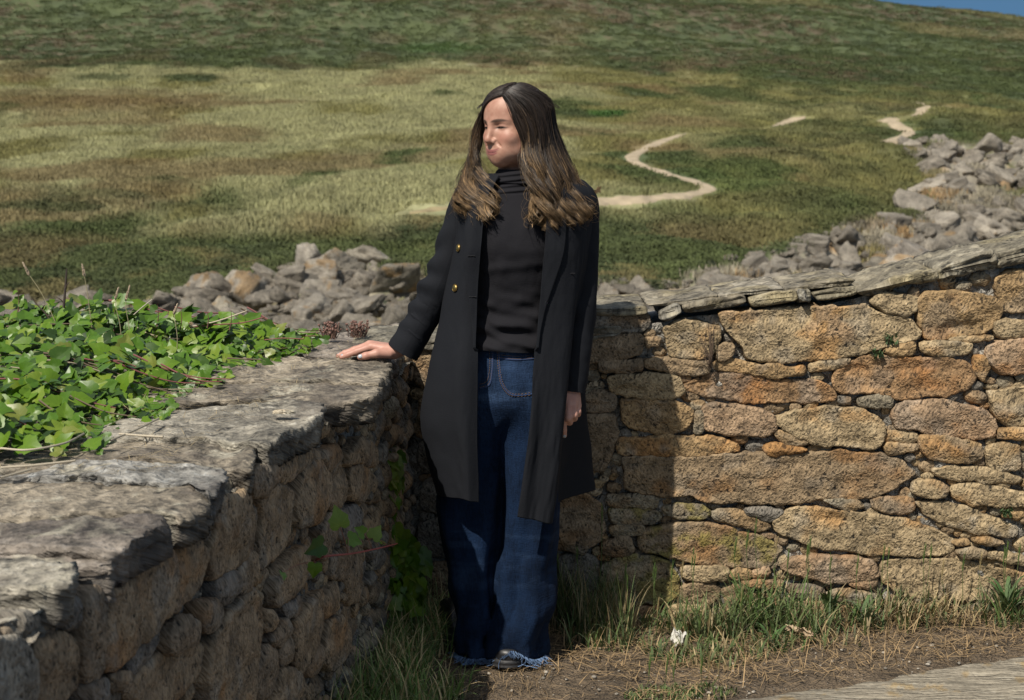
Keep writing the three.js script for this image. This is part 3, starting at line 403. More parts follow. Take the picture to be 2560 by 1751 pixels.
// coping slabs: the front face as seen, running back over the wall
function slabGeo(front, back, o) {      // front: outline of the front face (wall plane), extruded back by `back` with rough layered sides
  const { seed = 1, tone = [.3, .25, .17], amp = .006, cell = .01, rise = 0 } = o, sx = seed * 3.7, base = chaikin(front, 1), N = Math.round(resample(base, 8).len / cell), rim = resample(base, N), inf = polyInfo(base), P = [], UV = [], C = [], IX = [], rings = [];
  const kb = Math.ceil(back / .02), half = Math.max(0, (inf.hi - inf.lo) / 2 - inf.hw), mid = (inf.hi + inf.lo) / 2;
  rings.push([.95, 0], [.6, 0], [.3, 0], [.12, -.003], [0, -.01]); for (let k = 1; k <= kb; k++) rings.push([0, -k / kb * back]); rings.push([.95, -back]);
  for (const [t, w0] of rings) for (let i = 0; i < N; i++) {
    const b = rim[i], s = clamp((b[0] - inf.c[0]) * inf.ax[0] + (b[1] - inf.c[1]) * inf.ax[1] - mid, -half, half) + mid, m = [inf.c[0] + inf.ax[0] * s, inf.c[1] + inf.ax[1] * s];
    let u = lerp(b[0], m[0], t), v = lerp(b[1], m[1], t), w = w0; const al = (u - inf.c[0]) * inf.ax[0] + (v - inf.c[1]) * inf.ax[1], ac = -(u - inf.c[0]) * inf.ax[1] + (v - inf.c[1]) * inf.ax[0];
    const lay = fbm(al * 5 + sx, ac * 90, w * 3, 3), d = fbm(al * 14 + sx, ac * 14, w * 14, 4);
    v += (d * amp * 1.6 + lay * amp * .6) * (1 - t) - rise * -w0; w += lay * amp * 2 + d * amp * 1.4 + .003 * fbm(al * 40, ac * 200, sx, 2);
    P.push(u, v, w); UV.push(al + .2 * w + sx, ac + w + sx * .3);
    const r1 = fbm(al * 6 + sx, ac * 120, w * 8, 3), r2 = fbm(al * 20, ac * 30 + sx, w * 20, 3), k = .85 + r1 * .38 + r2 * .55 + .5 * fbm(al * 26, ac * 40, w * 26 + sx, 3), ye = sstep(.05, .4, fbm(al * 8, ac * 20, w * 8 + sx, 3)); C.push(tone[0] * k * (1 + .06 * ye), tone[1] * k * (1 + .02 * ye), Math.max(.02, tone[2] * k * (1 - .15 * ye)));
  }
  const up = ccw(front); for (let r = 0; r < rings.length - 1; r++) for (let i = 0; i < N; i++) { const a = r * N + i, b = r * N + (i + 1) % N, d = a + N, e = b + N; if (!up) IX.push(a, b, d, b, e, d); else IX.push(a, d, b, b, d, e); }
  return geoOf(P, IX, UV, C);
}
const cop = (t, pts, back = .33, o = {}) => { const poly = []; for (let i = 0; i < pts.length; i += 2) { const q = onZ(1400 + pts[i] / 2.0034, 600 + pts[i + 1] / 2.0034, ZW + .03); poly.push([q.x, q.y]); } const g = slabGeo(poly, back, { seed: pts[0] * .013 + pts[1] * .07, tone: t, ...o }); g.translate(0, 0, .02); return mesh('coping_slab', g, M.slate, rightWall); };
cop([.26, .235, .18], [-60, 345, 190, 345, 440, 330, 445, 372, 330, 383, 100, 385, -60, 380]);
cop([.34, .32, .27], [500, 345, 600, 318, 618, 370, 548, 408, 500, 395], .3, { amp: .012 });
cop([.29, .255, .19], [610, 332, 760, 297, 930, 268, 945, 310, 850, 338, 700, 370, 625, 366]);
cop([.31, .275, .2], [945, 287, 1080, 262, 1190, 255, 1200, 310, 1090, 330, 960, 340]);
cop([.3, .29, .27], [1195, 252, 1255, 248, 1266, 322, 1200, 325], .28, { amp: .012 });
cop([.32, .285, .2], [1265, 262, 1400, 240, 1490, 240, 1497, 278, 1380, 300, 1290, 302]);
cop([.32, .285, .21], [1480, 262, 1640, 205, 1800, 165, 1900, 142, 1912, 196, 1760, 226, 1640, 265, 1530, 277], .36, { amp: .010 });
cop([.33, .30, .23], [1890, 150, 1960, 122, 2100, 76, 2190, 60, 2205, 148, 2050, 175, 1905, 200], .34, { amp: .011 });
cop([.30, .27, .2], [2185, 66, 2330, 33, 2800, -90, 2800, 10, 2330, 125, 2200, 152], .36, { amp: .010 });
for (const [t, p] of [[[.29, .26, .2], [430, 325, 640, 300, 800, 279, 790, 306, 640, 328, 440, 340]], [[.33, .30, .24], [800, 282, 930, 262, 1130, 240, 1140, 262, 930, 282, 795, 304]], [[.28, .25, .19], [1130, 244, 1200, 232, 1420, 200, 1500, 205, 1450, 240, 1260, 250, 1140, 262]]]) cop(t, p, .3).position.z = -.02;
{ const p = [[-.5, .855], [-.1, .862], [.2, .885], [.34, .905], [.34, .945], [.2, .925], [-.1, .9], [-.5, .893]].reverse(), g = slabGeo(p, .34, { seed: 31, tone: [.26, .24, .19] }); g.translate(0, 0, .02); mesh('coping_slab', g, M.slate, rightWall); }

// ---- the shaded wall running towards the camera; its top carries the ivy
const LW0 = V(-.30, 0, ZW), LWd = V(-.74 + .30, 0, 2.49 - ZW).normalize(), LWn = V(LWd.z, 0, -LWd.x);          // along the wall towards the camera; out of its face
const leftWall = thing('stone_wall', 'low shaded stone wall with flat grey schist slabs on top, left of the woman', 'wall');
leftWall.position.copy(LW0); leftWall.rotation.y = Math.atan2(LWn.x, LWn.z);     // local x runs away from the camera, y up, z out of the face
leftWall.updateMatrixWorld(); const toL = leftWall.matrixWorld.clone().invert();
const lPolys = [];
function ls(tone, pts, extra = {}) {
  const poly = []; for (let i = 0; i < pts.length; i += 2) { const q = onPlane(pts[i] / 2.1127, 1100 + pts[i + 1] / 2.1127, LW0.clone().addScaledVector(LWn, .012), LWn).applyMatrix4(toL); poly.push([q.x, q.y]); }
  bounds(poly); lPolys.push(poly);
  return mesh('stone', stoneGeo(poly, { seed: 500 + lPolys.length, tone: TONES[tone].map((v, i) => v * [1.03, 1.05, 1.12][i]), out: .006 + .024 * hash3(lPolys.length, 5, 2), depth: .1, round: .012, rough: .0095, streak: .22, cell: .007, gap: -.009, fleck: .35, ...extra }), M.stone, leftWall);
}
const BR = 'b';
ls(BR, [1140, 330, 1320, 290, 1350, 420, 1340, 600, 1240, 680, 1130, 725, 1110, 560, 1140, 480]);
ls(BR, [1375, 300, 1480, 240, 1570, 280, 1555, 470, 1480, 620, 1400, 680, 1390, 520, 1410, 420]);
ls(BR, [1590, 180, 1680, 110, 1725, 210, 1715, 330, 1660, 440, 1560, 440, 1570, 300]);
ls('d', [1330, 230, 1340, 170, 1480, 130, 1470, 210, 1400, 280, 1340, 290]);
ls(BR, [1490, 690, 1560, 600, 1630, 570, 1620, 690, 1560, 790, 1470, 880, 1450, 800]);
ls(BR, [700, 640, 800, 580, 890, 590, 905, 720, 880, 880, 800, 1000, 720, 1060, 680, 900]);
ls(BR, [560, 800, 640, 740, 690, 760, 690, 900, 720, 1060, 600, 1200, 540, 1210, 545, 1000]);
ls('d', [450, 830, 540, 780, 550, 950, 545, 1190, 470, 1280, 450, 1080]);
ls(BR, [920, 560, 1030, 530, 1090, 600, 1060, 760, 990, 860, 900, 900, 900, 720]);
ls('k', [700, 1120, 800, 1010, 880, 960, 880, 1080, 800, 1170, 700, 1230]);
ls('d', [890, 1010, 960, 930, 1050, 960, 1050, 1050, 960, 1090, 890, 1120]);
ls(BR, [760, 1240, 900, 1130, 1060, 1080, 1110, 1120, 1060, 1260, 960, 1370, 780, 1400, 700, 1340]);
ls(BR, [1110, 1060, 1200, 930, 1330, 800, 1380, 850, 1390, 1000, 1350, 1200, 1340, 1400, 1120, 1420, 1080, 1250]);
ls('d', [1070, 880, 1150, 860, 1160, 960, 1090, 1000, 1060, 960]);
ls('k', [1150, 760, 1260, 700, 1270, 780, 1200, 860, 1150, 850]);
ls(BR, [1270, 690, 1360, 590, 1370, 680, 1330, 790, 1280, 790]);
ls(BR, [1400, 900, 1450, 920, 1440, 980, 1400, 1010]);
ls('k', [1490, 880, 1590, 850, 1600, 900, 1540, 930, 1500, 920]);
ls('d', [1420, 1060, 1500, 950, 1530, 1000, 1470, 1080, 1440, 1090]);
ls(BR, [1540, 1000, 1640, 860, 1700, 800, 1690, 980, 1650, 1160, 1570, 1230, 1550, 1130]);
ls('d', [1390, 1100, 1450, 1110, 1460, 1180, 1440, 1330, 1380, 1380, 1360, 1240]);
ls('d', [1480, 1120, 1530, 1040, 1540, 1160, 1490, 1200]);
ls('b', [1450, 1240, 1560, 1210, 1600, 1300, 1540, 1420, 1440, 1420]);
ls(BR, [1740, 180, 1800, 130, 1830, 230, 1810, 330, 1760, 380, 1735, 300]);
ls(BR, [1850, 160, 1910, 110, 1970, 180, 1960, 270, 1910, 320, 1850, 310]);
ls('b', [1480, 130, 1580, 70, 1680, 60, 1690, 110, 1600, 170, 1500, 210]);
ls('d', [1700, 90, 1800, 30, 1810, 110, 1740, 160]);
ls('b', [1830, 60, 1900, 0, 1970, 40, 1980, 140, 1900, 110, 1830, 130]);
ls('d', [1700, 480, 1740, 400, 1780, 420, 1760, 560, 1720, 620, 1690, 600]);
ls(BR, [1710, 850, 1780, 770, 1800, 790, 1780, 900, 1720, 940]);
ls('d', [1770, 620, 1850, 560, 1870, 640, 1850, 720, 1780, 730]);
ls(BR, [1860, 620, 1920, 560, 1935, 700, 1920, 840, 1870, 860, 1850, 740]);
ls('k', [1790, 400, 1890, 350, 1910, 400, 1860, 500, 1790, 520]);
ls(BR, [1730, 980, 1790, 930, 1840, 1020, 1830, 1120, 1760, 1200, 1700, 1190]);
ls('d', [1700, 1090, 1710, 1170, 1680, 1240, 1650, 1240, 1660, 1150]);
ls('k', [370, 870, 440, 840, 450, 960, 380, 1010]);
ls(BR, [230, 1080, 370, 1030, 440, 1090, 460, 1250, 400, 1370, 240, 1400]);
ls('k', [470, 1300, 540, 1270, 540, 1360, 470, 1370]);
ls('b', [580, 1250, 670, 1240, 680, 1300, 590, 1310]);
ls('b', [-10, 1060, 100, 1070, 150, 1110, 220, 1190, 210, 1380, 80, 1420, -40, 1400], { tone: [.3, .27, .22] });
ls('d', [950, 480, 1010, 440, 1030, 500, 960, 540]);
ls('k', [1050, 420, 1120, 400, 1120, 520, 1060, 500]);
const lenL = 3.6, topL = .885;
const fill2 = packing(lPolys, (u, v) => v < topL - .05, [-3.0, -.02, 0, .88], 99, .012, .05, 16000), small2 = [];
fill2.forEach((p, i) => { const r = rngOf(i + 400), g = stoneGeo(p, { seed: 800 + i, tone: TONES['kdbdkg'[Math.floor(r() * 6)]].map(v => v * 1.15), out: -.02 + r() * .02, depth: .06, round: .02, cell: .01, rough: .012, streak: .5, sm: 1 }); if (p.size > .05) mesh('stone', g, M.stone, leftWall); else small2.push(g); });
if (small2.length) asStuff(mesh('rubble', mergeGeometries(small2), M.stone, leftWall));
{
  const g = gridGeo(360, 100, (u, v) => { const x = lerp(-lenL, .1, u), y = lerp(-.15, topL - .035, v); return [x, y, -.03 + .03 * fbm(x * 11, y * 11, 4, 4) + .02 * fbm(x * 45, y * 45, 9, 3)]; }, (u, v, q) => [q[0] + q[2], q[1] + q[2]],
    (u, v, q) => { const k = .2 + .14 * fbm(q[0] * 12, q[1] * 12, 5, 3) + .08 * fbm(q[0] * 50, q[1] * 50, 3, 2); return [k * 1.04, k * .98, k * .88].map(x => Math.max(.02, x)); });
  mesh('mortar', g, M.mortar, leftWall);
}
// broken schist slabs laid across the top, their outer edges under the ivy; gaps filled with earth and chips
const WL = 1.75;           // width of the wall
function topSlab(tone, pts, o = {}) {
  const { dy = 0, thick = .068, seed = pts[0] + pts[1] * 3 } = o, Y = topL + dy, poly = []; for (let i = 0; i < pts.length; i += 2) { const q = onY(pts[i] / 2.1127, (o.org ?? 1100) + pts[i + 1] / 2.1127, Y).applyMatrix4(toL); poly.push([q.x, q.z]); }
  return slabTop(tone, poly, Y, thick, seed);
}
function slabTop(tone, poly, Y, thick, seed, cell = .009) {
  const base = resample(poly, Math.max(24, Math.round(resample(poly, 8).len / cell))), N = base.length, inf = polyInfo(base), sx = (seed * .0137) % 50, half = Math.max(0, (inf.hi - inf.lo) / 2 - inf.hw * .85), mid = (inf.hi + inf.lo) / 2, K = clamp(Math.round(inf.hw / cell), 5, 40), P = [], UV = [], C = [], IX = [], rings = [];
  rings.push([.3, -thick], [0, -thick], [0, -thick * .75], [0, -thick * .5], [0, -thick * .25], [.0, -.008]); for (let k = 0; k <= K; k++) rings.push([.006 + .994 * k / K, 0]);
  for (const [t, h] of rings) for (let i = 0; i < N; i++) {
    const b = base[i], s = clamp((b[0] - inf.c[0]) * inf.ax[0] + (b[1] - inf.c[1]) * inf.ax[1] - mid, -half, half) + mid, m = [inf.c[0] + inf.ax[0] * s, inf.c[1] + inf.ax[1] * s]; let x = lerp(b[0], m[0], t), z = lerp(b[1], m[1], t); const dx = b[0] - m[0], dz = b[1] - m[1], l = Math.hypot(dx, dz) || 1;
    const lay = fbm(x * 6 + sx, h * 110, z * 6, 3), e = (1 - Math.min(1, t * 6)) * (fbm(x * 13 + sx, h * 10, z * 13, 3) * .02 + lay * .014 + fbm(x * 70, h * 60, z * 70, 3) * .011); x += dx / l * e; z += dz / l * e;
    // foliation: thin sheets broken away in steps, grain running across the wall
    const st = fbm(x * 3 + z * 1.5 + sx, z * 4, sx, 4) * 3.2, f = Math.floor(st), q = f + sstep(.75, 1, st - f), fine = fbm(x * 22, z * 34, sx, 3) * .0045 + fbm(x * 9, z * 13, sx, 4) * .009;
    const y = Y + h + (h > -.02 ? q * .0045 + fine : fine * .5) - .003 * sstep(.985, 1, 1 - t) * (h > -.02 ? 1 : 0);
    P.push(x, y, z); UV.push(z + sx + h, x * 1 + h * 2 + sx * .31);
    const r0 = fbm(x * 4 + sx, z * 6, 2.2, 4), r1 = fbm(x * 12, z * 26, sx, 4), r2 = fbm(x * 70, z * 60, sx, 3), k = .92 + r0 * .6 + r1 * .55 + r2 * .5; let c = tone.map(v => v * k);
    const li = sstep(.27, .36, fbm(x * 8 + sx, z * 15, 7.7, 3)) * .8; c = [lerp(c[0], .42, li), lerp(c[1], .395, li), lerp(c[2], .32, li)]; const dk = sstep(.04, .3, fbm(x * 5, z * 9, 13.3 + sx, 4)) * .6; c = c.map((v, j) => lerp(v, [.07, .058, .052][j], dk)); if (h < -.01) c = c.map((v, j) => lerp(v * .9, [.07, .065, .06][j], .35 + .4 * sstep(-.1, .3, lay)));
    C.push(...c.map(v => clamp(v, .015, .8)));
  }
  const up = ccw(poly); for (let r = 0; r < rings.length - 1; r++) for (let i = 0; i < N; i++) { const a = r * N + i, b = r * N + (i + 1) % N, d = a + N, e = b + N; if (!up) IX.push(a, b, d, b, e, d); else IX.push(a, d, b, b, d, e); }
  return mesh('coping_slab', geoOf(P, IX, UV, C), M.slate, leftWall);
}
const gB = [.30, .262, .205], gG = [.34, .335, .315], gP = [.285, .25, .215], gL = [.36, .335, .28];
topSlab(gL, [-260, 800, 100, 805, 225, 822, 240, 865, 200, 905, 60, 960, -260, 960], { dy: -.035 });
topSlab(gL, [-260, 625, 150, 622, 385, 660, 402, 690, 380, 730, 320, 768, 150, 772, -260, 785], { dy: .0 });
topSlab(gP, [-260, 535, 60, 568, 300, 560, 560, 580, 622, 598, 600, 650, 400, 656, 200, 628, -260, 612], { dy: -.008 });
topSlab(gP, [-260, 425, 0, 425, 200, 412, 500, 382, 700, 367, 900, 377, 905, 420, 780, 470, 640, 560, 560, 575, 300, 556, 60, 560, -260, 528], { dy: .008 });
topSlab(gB, [-260, 225, 0, 212, 200, 204, 520, 192, 700, 212, 900, 234, 1010, 207, 1105, 285, 1080, 330, 940, 388, 880, 368, 600, 370, 300, 390, 100, 402, -260, 415], { dy: -.004 });
topSlab(gG, [-200, 215, 100, 192, 250, 152, 450, 122, 700, 117, 1000, 122, 1190, 135, 1170, 205, 1110, 270, 1020, 205, 900, 228, 700, 206, 400, 187, -200, 208], { dy: .006 });
const T = (t, p, o) => topSlab(t, p, { org: 600, ...o });
T(gB, [-100, 1120, 300, 1070, 560, 1060, 1000, 1045, 1400, 1075, 1340, 1110, 1320, 1190, 1190, 1185, 700, 1172, 300, 1190, -100, 1240], { dy: -.01 });
T(gL, [200, 1010, 700, 960, 880, 885, 1100, 872, 1500, 852, 1700, 862, 1680, 935, 1545, 1000, 1420, 1075, 1100, 1045, 560, 1055, 200, 1070], { dy: .004 });
T(gB, [500, 880, 900, 762, 1300, 742, 1700, 742, 2000, 762, 1965, 830, 1760, 848, 1700, 858, 1400, 848, 900, 875], { dy: -.004 });
T(gB, [800, 760, 1180, 625, 1500, 605, 1800, 622, 2065, 645, 2050, 685, 1990, 755, 1700, 738, 1300, 736, 900, 755], { dy: .004 });
T(gP, [1000, 640, 1200, 545, 1500, 520, 1800, 478, 2000, 448, 2140, 450, 2110, 560, 2065, 640, 1800, 615, 1500, 598, 1150, 620], { dy: 0 });
{ // core with earth and chips between the slabs
  const g = gridGeo(360, 80, (u, v) => { const x = lerp(-lenL, .36, u), z = lerp(.0, -WL, v); return [x, topL - .035 + .022 * fbm(x * 9, z * 9, 2, 4) + .012 * fbm(x * 50, z * 50, 5, 3) - .03 * sstep(.05, 0, v), z]; }, (u, v, q) => [q[2], q[0]],
    (u, v, q) => { const k = .2 + .16 * fbm(q[0] * 14, q[2] * 14, 5, 4) + .1 * fbm(q[0] * 60, q[2] * 60, 5, 2); return [k * 1.05, k * .95, k * .78].map(x => Math.max(.03, x)); });
  mesh('wall_top', g, M.mortar, leftWall);
  const b = new THREE.BoxGeometry(lenL + .4, 1.05, WL - .07); b.translate(-lenL / 2 + .16, topL - .06 - .525, -WL / 2 - .05); b.setAttribute('color', new THREE.BufferAttribute(new Float32Array(b.attributes.position.count * 3).fill(.2), 3)); mesh('wall_core', b, M.mortar, leftWall);
}
// ---------------------------------------------------------------- the woman leaning on the low wall
// surface of a distance field: naive surface nets on a grid with cells of h metres
function meshField(f, lo, hi, h, colf, uvf) {
  const nx = Math.ceil((hi[0] - lo[0]) / h) + 1, ny = Math.ceil((hi[1] - lo[1]) / h) + 1, nz = Math.ceil((hi[2] - lo[2]) / h) + 1, S = new Float32Array(nx * ny * nz), at = (i, j, k) => (k * ny + j) * nx + i;
  for (let k = 0; k < nz; k++) for (let j = 0; j < ny; j++) for (let i = 0; i < nx; i++) S[at(i, j, k)] = f(lo[0] + i * h, lo[1] + j * h, lo[2] + k * h);
  const id = new Int32Array(nx * ny * nz).fill(-1), P = [], IX = [], cr = [[0, 0, 0], [1, 0, 0], [0, 1, 0], [1, 1, 0], [0, 0, 1], [1, 0, 1], [0, 1, 1], [1, 1, 1]], ed = [[0, 1], [0, 2], [0, 4], [1, 3], [1, 5], [2, 3], [2, 6], [3, 7], [4, 5], [4, 6], [5, 7], [6, 7]];
  for (let k = 0; k < nz - 1; k++) for (let j = 0; j < ny - 1; j++) for (let i = 0; i < nx - 1; i++) {
    const v = cr.map(c => S[at(i + c[0], j + c[1], k + c[2])]); let m = 0; for (let q = 0; q < 8; q++) if (v[q] < 0) m |= 1 << q; if (m === 0 || m === 255) continue;
    let x = 0, y = 0, z = 0, n = 0; for (const [a, b] of ed) if ((v[a] < 0) !== (v[b] < 0)) { const t = v[a] / (v[a] - v[b]); x += lerp(cr[a][0], cr[b][0], t); y += lerp(cr[a][1], cr[b][1], t); z += lerp(cr[a][2], cr[b][2], t); n++; }
    id[at(i, j, k)] = P.length / 3; P.push(lo[0] + (i + x / n) * h, lo[1] + (j + y / n) * h, lo[2] + (k + z / n) * h);
  }
  const quad = (a, b, c, d, flip) => { if (a < 0 || b < 0 || c < 0 || d < 0) return; if (flip) IX.push(a, c, b, a, d, c); else IX.push(a, b, c, a, c, d); };
  for (let k = 1; k < nz - 1; k++) for (let j = 1; j < ny - 1; j++) for (let i = 1; i < nx - 1; i++) { const s = S[at(i, j, k)] < 0;
    if (s !== S[at(i + 1, j, k)] < 0) quad(id[at(i, j - 1, k - 1)], id[at(i, j, k - 1)], id[at(i, j, k)], id[at(i, j - 1, k)], !s);
    if (s !== S[at(i, j + 1, k)] < 0) quad(id[at(i - 1, j, k - 1)], id[at(i - 1, j, k)], id[at(i, j, k)], id[at(i, j, k - 1)], !s);
    if (s !== S[at(i, j, k + 1)] < 0) quad(id[at(i - 1, j - 1, k)], id[at(i, j - 1, k)], id[at(i, j, k)], id[at(i - 1, j, k)], !s); }
  const C = [], UV = []; for (let i = 0; i < P.length; i += 3) { if (colf) C.push(...colf(P[i], P[i + 1], P[i + 2])); UV.push(...(uvf ? uvf(P[i], P[i + 1], P[i + 2]) : [P[i] + P[i + 2], P[i + 1]])); }
  return geoOf(P, IX, UV, colf ? C : null);
}
const smin = (a, b, k) => { const h = clamp(.5 + .5 * (b - a) / k); return lerp(b, a, h) - k * h * (1 - h); };
const smax = (a, b, k) => -smin(-a, -b, k);
const sdCap = (x, y, z, a, b, ra, rb) => { const dx = b.x - a.x, dy = b.y - a.y, dz = b.z - a.z, t = clamp(((x - a.x) * dx + (y - a.y) * dy + (z - a.z) * dz) / (dx * dx + dy * dy + dz * dz)); return Math.hypot(x - a.x - dx * t, y - a.y - dy * t, z - a.z - dz * t) - lerp(ra, rb, t); };
const sdEll = (x, y, z, cx, cy, cz, rx, ry, rz) => { const a = (x - cx) / rx, b = (y - cy) / ry, c = (z - cz) / rz, k0 = Math.hypot(a, b, c), k1 = Math.hypot(a / rx, b / ry, c / rz); return k1 < 1e-9 ? -Math.min(rx, ry, rz) : k0 * (k0 - 1) / k1; };
const woman = thing('person', 'woman in open black coat and jeans, one hand on the low wall, looking left', 'person');
const skinMat = new THREE.MeshPhysicalMaterial({ vertexColors: true, roughness: .52, sheen: .15, sheenRoughness: .6, sheenColor: new THREE.Color(.5, .25, .2) });
const HC = dZ(1168, 284, .0), YAW = THREE.MathUtils.degToRad(-50), headM = new THREE.Matrix4().makeRotationFromEuler(new THREE.Euler(.03, YAW, .03, 'YXZ')).setPosition(HC), headI = headM.clone().invert(), hp = V(0, 0, 0);
function headField(X, Y, Z) {            // in the head's own axes: y = 0 at the eyes, z towards the face
  const x = Math.abs(X), y = Y, z = Z;
  let d = sdEll(X, y, z, 0, .034, -.012, .074, .080, .094);
  d = smin(d, sdEll(X, y, z, 0, .04, .036, .056, .052, .05), .03);
  d = smin(d, sdEll(X, y, z, 0, -.032, .026, .058, .078, .062), .03);
  d = smin(d, sdEll(x, y, z, .030, -.064, .018, .031, .038, .045), .03);
  d = smin(d, sdEll(X, y, z, 0, -.096, .058, .021, .019, .022), .024);
  d = smin(d, sdEll(x, y, z, .037, -.032, .0525, .026, .024, .026), .014);
  d = smin(d, sdCap(x, y, z, V(.010, .0145, .0815), V(.043, .0145, .0625), .008, .006), .013);
  d = smax(d, -sdEll(x, y, z, .031, -.003, .092, .018, .011, .016), .012);
  d = smin(d, sdEll(x, y, z, .031, -.003, .0655, .0145, .0115, .0125), .005);     // lids over the eyeball
  d = smax(d, -sdEll(x, y, z, .031, -.0045 - Math.pow((x - .031) * 9, 2) * .02, .080, .0125, .0019, .010), .0012);
  d = smin(d, sdCap(X, y, z, V(0, .006, .082), V(0, -.033, .0985), .0066, .0088), .013);
  d = smin(d, sdEll(X, y, z, 0, -.0388, .0975, .0104, .0085, .0098), .008);
  d = smin(d, sdEll(x, y, z, .0122, -.0415, .086, .0074, .0072, .0095), .006);
  d = smax(d, -sdEll(x, y, z, .0066, -.0475, .0915, .003, .0026, .0045), .003);
  d = smin(d, sdEll(X, y, z, 0, -.072, .0605, .040, .026, .0265), .022);
  d = smax(d, -sdCap(x, y, z, V(.0205, -.043, .0865), V(.032, -.060, .0745), .0004, .0006), .009);
  const cv = x * x * 9, lz = z + cv * 1.25; d = smin(d, sdEll(x, y - cv * .95, lz, .0075, -.0680, .0848, .0195, .0030, .0050), .004);      // upper lip, parted in the middle
  d = smin(d, sdEll(X, y - cv * .75, lz, 0, -.0778, .0842, .0225, .0038, .0056), .004);
  d = smin(d, sdEll(x, y, z, .074, -.008, -.004, .007, .028, .016), .006);
  return d;
}
const neckA = V(HC.x + .004, HC.y - .06, -.022), neckB = dZ(1172, 432, -.03);
function headWorld(x, y, z) { hp.set(x, y, z).applyMatrix4(headI); return smin(headField(hp.x, hp.y, hp.z), sdCap(x, y, z, neckA, neckB, .049, .054), .02); }
function skinTone(x, y, z) {
  hp.set(x, y, z).applyMatrix4(headI); const X = Math.abs(hp.x), n = fbm(x * 90, y * 90, z * 90, 3), n2 = fbm(x * 30, y * 30, z * 30, 2); let c = [.43, .232, .165].map((v, i) => v * (1 + n * [.2, .32, .34][i] + n2 * .1));
  const mix = (t, q) => { t = clamp(t); c = c.map((v, i) => lerp(v, q[i], t)); };
  if (hp.z > .03 && hp.y > -.12) {
    mix(sstep(.03, .006, Math.hypot(X - .042, (hp.y + .034) * 1.1)) * .4, [.48, .2, .15]); mix(sstep(.018, .004, Math.hypot(hp.x, hp.y + .042)) * .3, [.5, .22, .165]);
    const cv = X * X * 9, lu = Math.hypot(hp.x / .0285, (hp.y + .0686 - cv * .95) / .0039), ll = Math.hypot(hp.x / .0235, (hp.y + .0768 - cv * .75) / .0044); if (hp.z > .05) mix(sstep(1.2, .75, Math.min(lu, ll)) * .75, [.25, .07, .078]);
    mix(sstep(1.2, .7, Math.hypot(X / .029, (hp.y + .0730 - cv * .95) / .0015)) * .9, [.13, .04, .04]);
    const by = .0165 - Math.pow((X - .034) * 10, 2) * .055, bt = Math.hypot((X - .030) / .0235, (hp.y - by + .001) / .0044); mix(sstep(1.25, .6, bt) * .88, [.055, .036, .028]);                 if (n2 > .22 && hp.z > .04) mix((n2 - .22) * 1.6, [.3, .14, .09]);                 // eyebrows, freckles
    const ey = -.0045 - Math.pow((X - .031) * 9, 2) * .02; mix(sstep(1.5, .7, Math.hypot((X - .031) / .0155, (hp.y - ey) / .0034)) * .95, [.03, .02, .018]);                        // lash line
    mix(sstep(1.2, .5, Math.hypot((X - .031) / .019, (hp.y - .004) / .006)) * .3, [.28, .13, .1]); mix(sstep(1.2, .5, Math.hypot((X - .031) / .017, (hp.y + .014) / .006)) * .22, [.3, .15, .12]);
  }
  return c;
}
// hands: joints in metres, each bone a tapered capsule
const sW = (x, y, z) => onZ(x, y, z);
const wristR = sW(984, 879, -.02), mcpR = sW(928, 867, -.02), tipR = sW(854, 893, -.02);
const handR = []; {
  const f = [[0, 0, 0, 1], [-.006, .003, -.02, 1.07], [-.002, 0, -.04, 1.0], [.012, -.005, -.057, .82]];
  for (const [ox, oy, oz, L] of f) { const m = mcpR.clone().add(V(ox, oy, oz)), p = sW(892, 879, -.02).add(V(ox, oy * .6, oz)), t = tipR.clone().add(V(ox, 0, oz)), d = sW(870, 887, -.02).add(V(ox, oy * .4, oz)); for (const q of [p, d, t]) q.x = m.x + (q.x - m.x) * L; handR.push([wristR.clone().add(V(0, .004, oz * .55 + .012)), m, .0165, .0122], [m, p, .0112, .0095], [p, d, .0095, .0085], [d, t, .0086, .0072]); }
  handR.push([sW(972, 884, .0), sW(941, 884, .015), .0155, .013], [sW(941, 884, .015), sW(914, 890, .02), .0118, .010], [sW(914, 890, .02), sW(900, 893.5, .02), .010, .0085], [sW(1012, 862, -.03), wristR, .027, .0235]);
}
const handL = []; {
  const w = sW(1424, 968, .03), K = [[1411, 1013, .05], [1421, 1013, .055], [1433, 1014, .05], [1443, 1014, .035]], F = [[[1408, 1050, .062], [1409, 1075, .052], [1411, 1089, .045]], [[1421, 1046, .07], [1424, 1056, .05], [1422, 1046, .032]], [[1435, 1038, .06], [1436, 1046, .04], [1433, 1038, .025]], [[1445, 1030, .043], [1445, 1036, .028], [1441, 1030, .018]]];
  K.forEach((k, i) => { const m = sW(...k), [p, d, t] = F[i].map(q => sW(...q)), s = i === 3 ? .86 : 1; handL.push([w.clone().add(V((i - 1.5) * .008, 0, 0)), m, .0175, .0125], [m, p, .0115 * s, .0102 * s], [p, d, .0102 * s, .009 * s], [d, t, .009 * s, .0075 * s]); });
  handL.push([sW(1414, 985, .045), sW(1399, 1015, .06), .0155, .0125], [sW(1399, 1015, .06), sW(1395, 1045, .066), .0115, .0098], [sW(1395, 1045, .066), sW(1396, 1064, .066), .0098, .0078], [sW(1436, 900, .01), w, .03, .0235]);
}
const chain = (H, k) => (x, y, z) => { let d = 9; for (const [a, b, ra, rb] of H) { const q = sdCap(x, y, z, a, b, ra, rb); d = d > 8 ? q : smin(d, q, k); } return d; };
function fieldBox(H, m = .03) { const lo = [9, 9, 9], hi = [-9, -9, -9]; for (const [a, b] of H) for (const p of [a, b]) p.toArray().forEach((v, i) => { lo[i] = Math.min(lo[i], v - m); hi[i] = Math.max(hi[i], v + m); }); return [lo, hi]; }
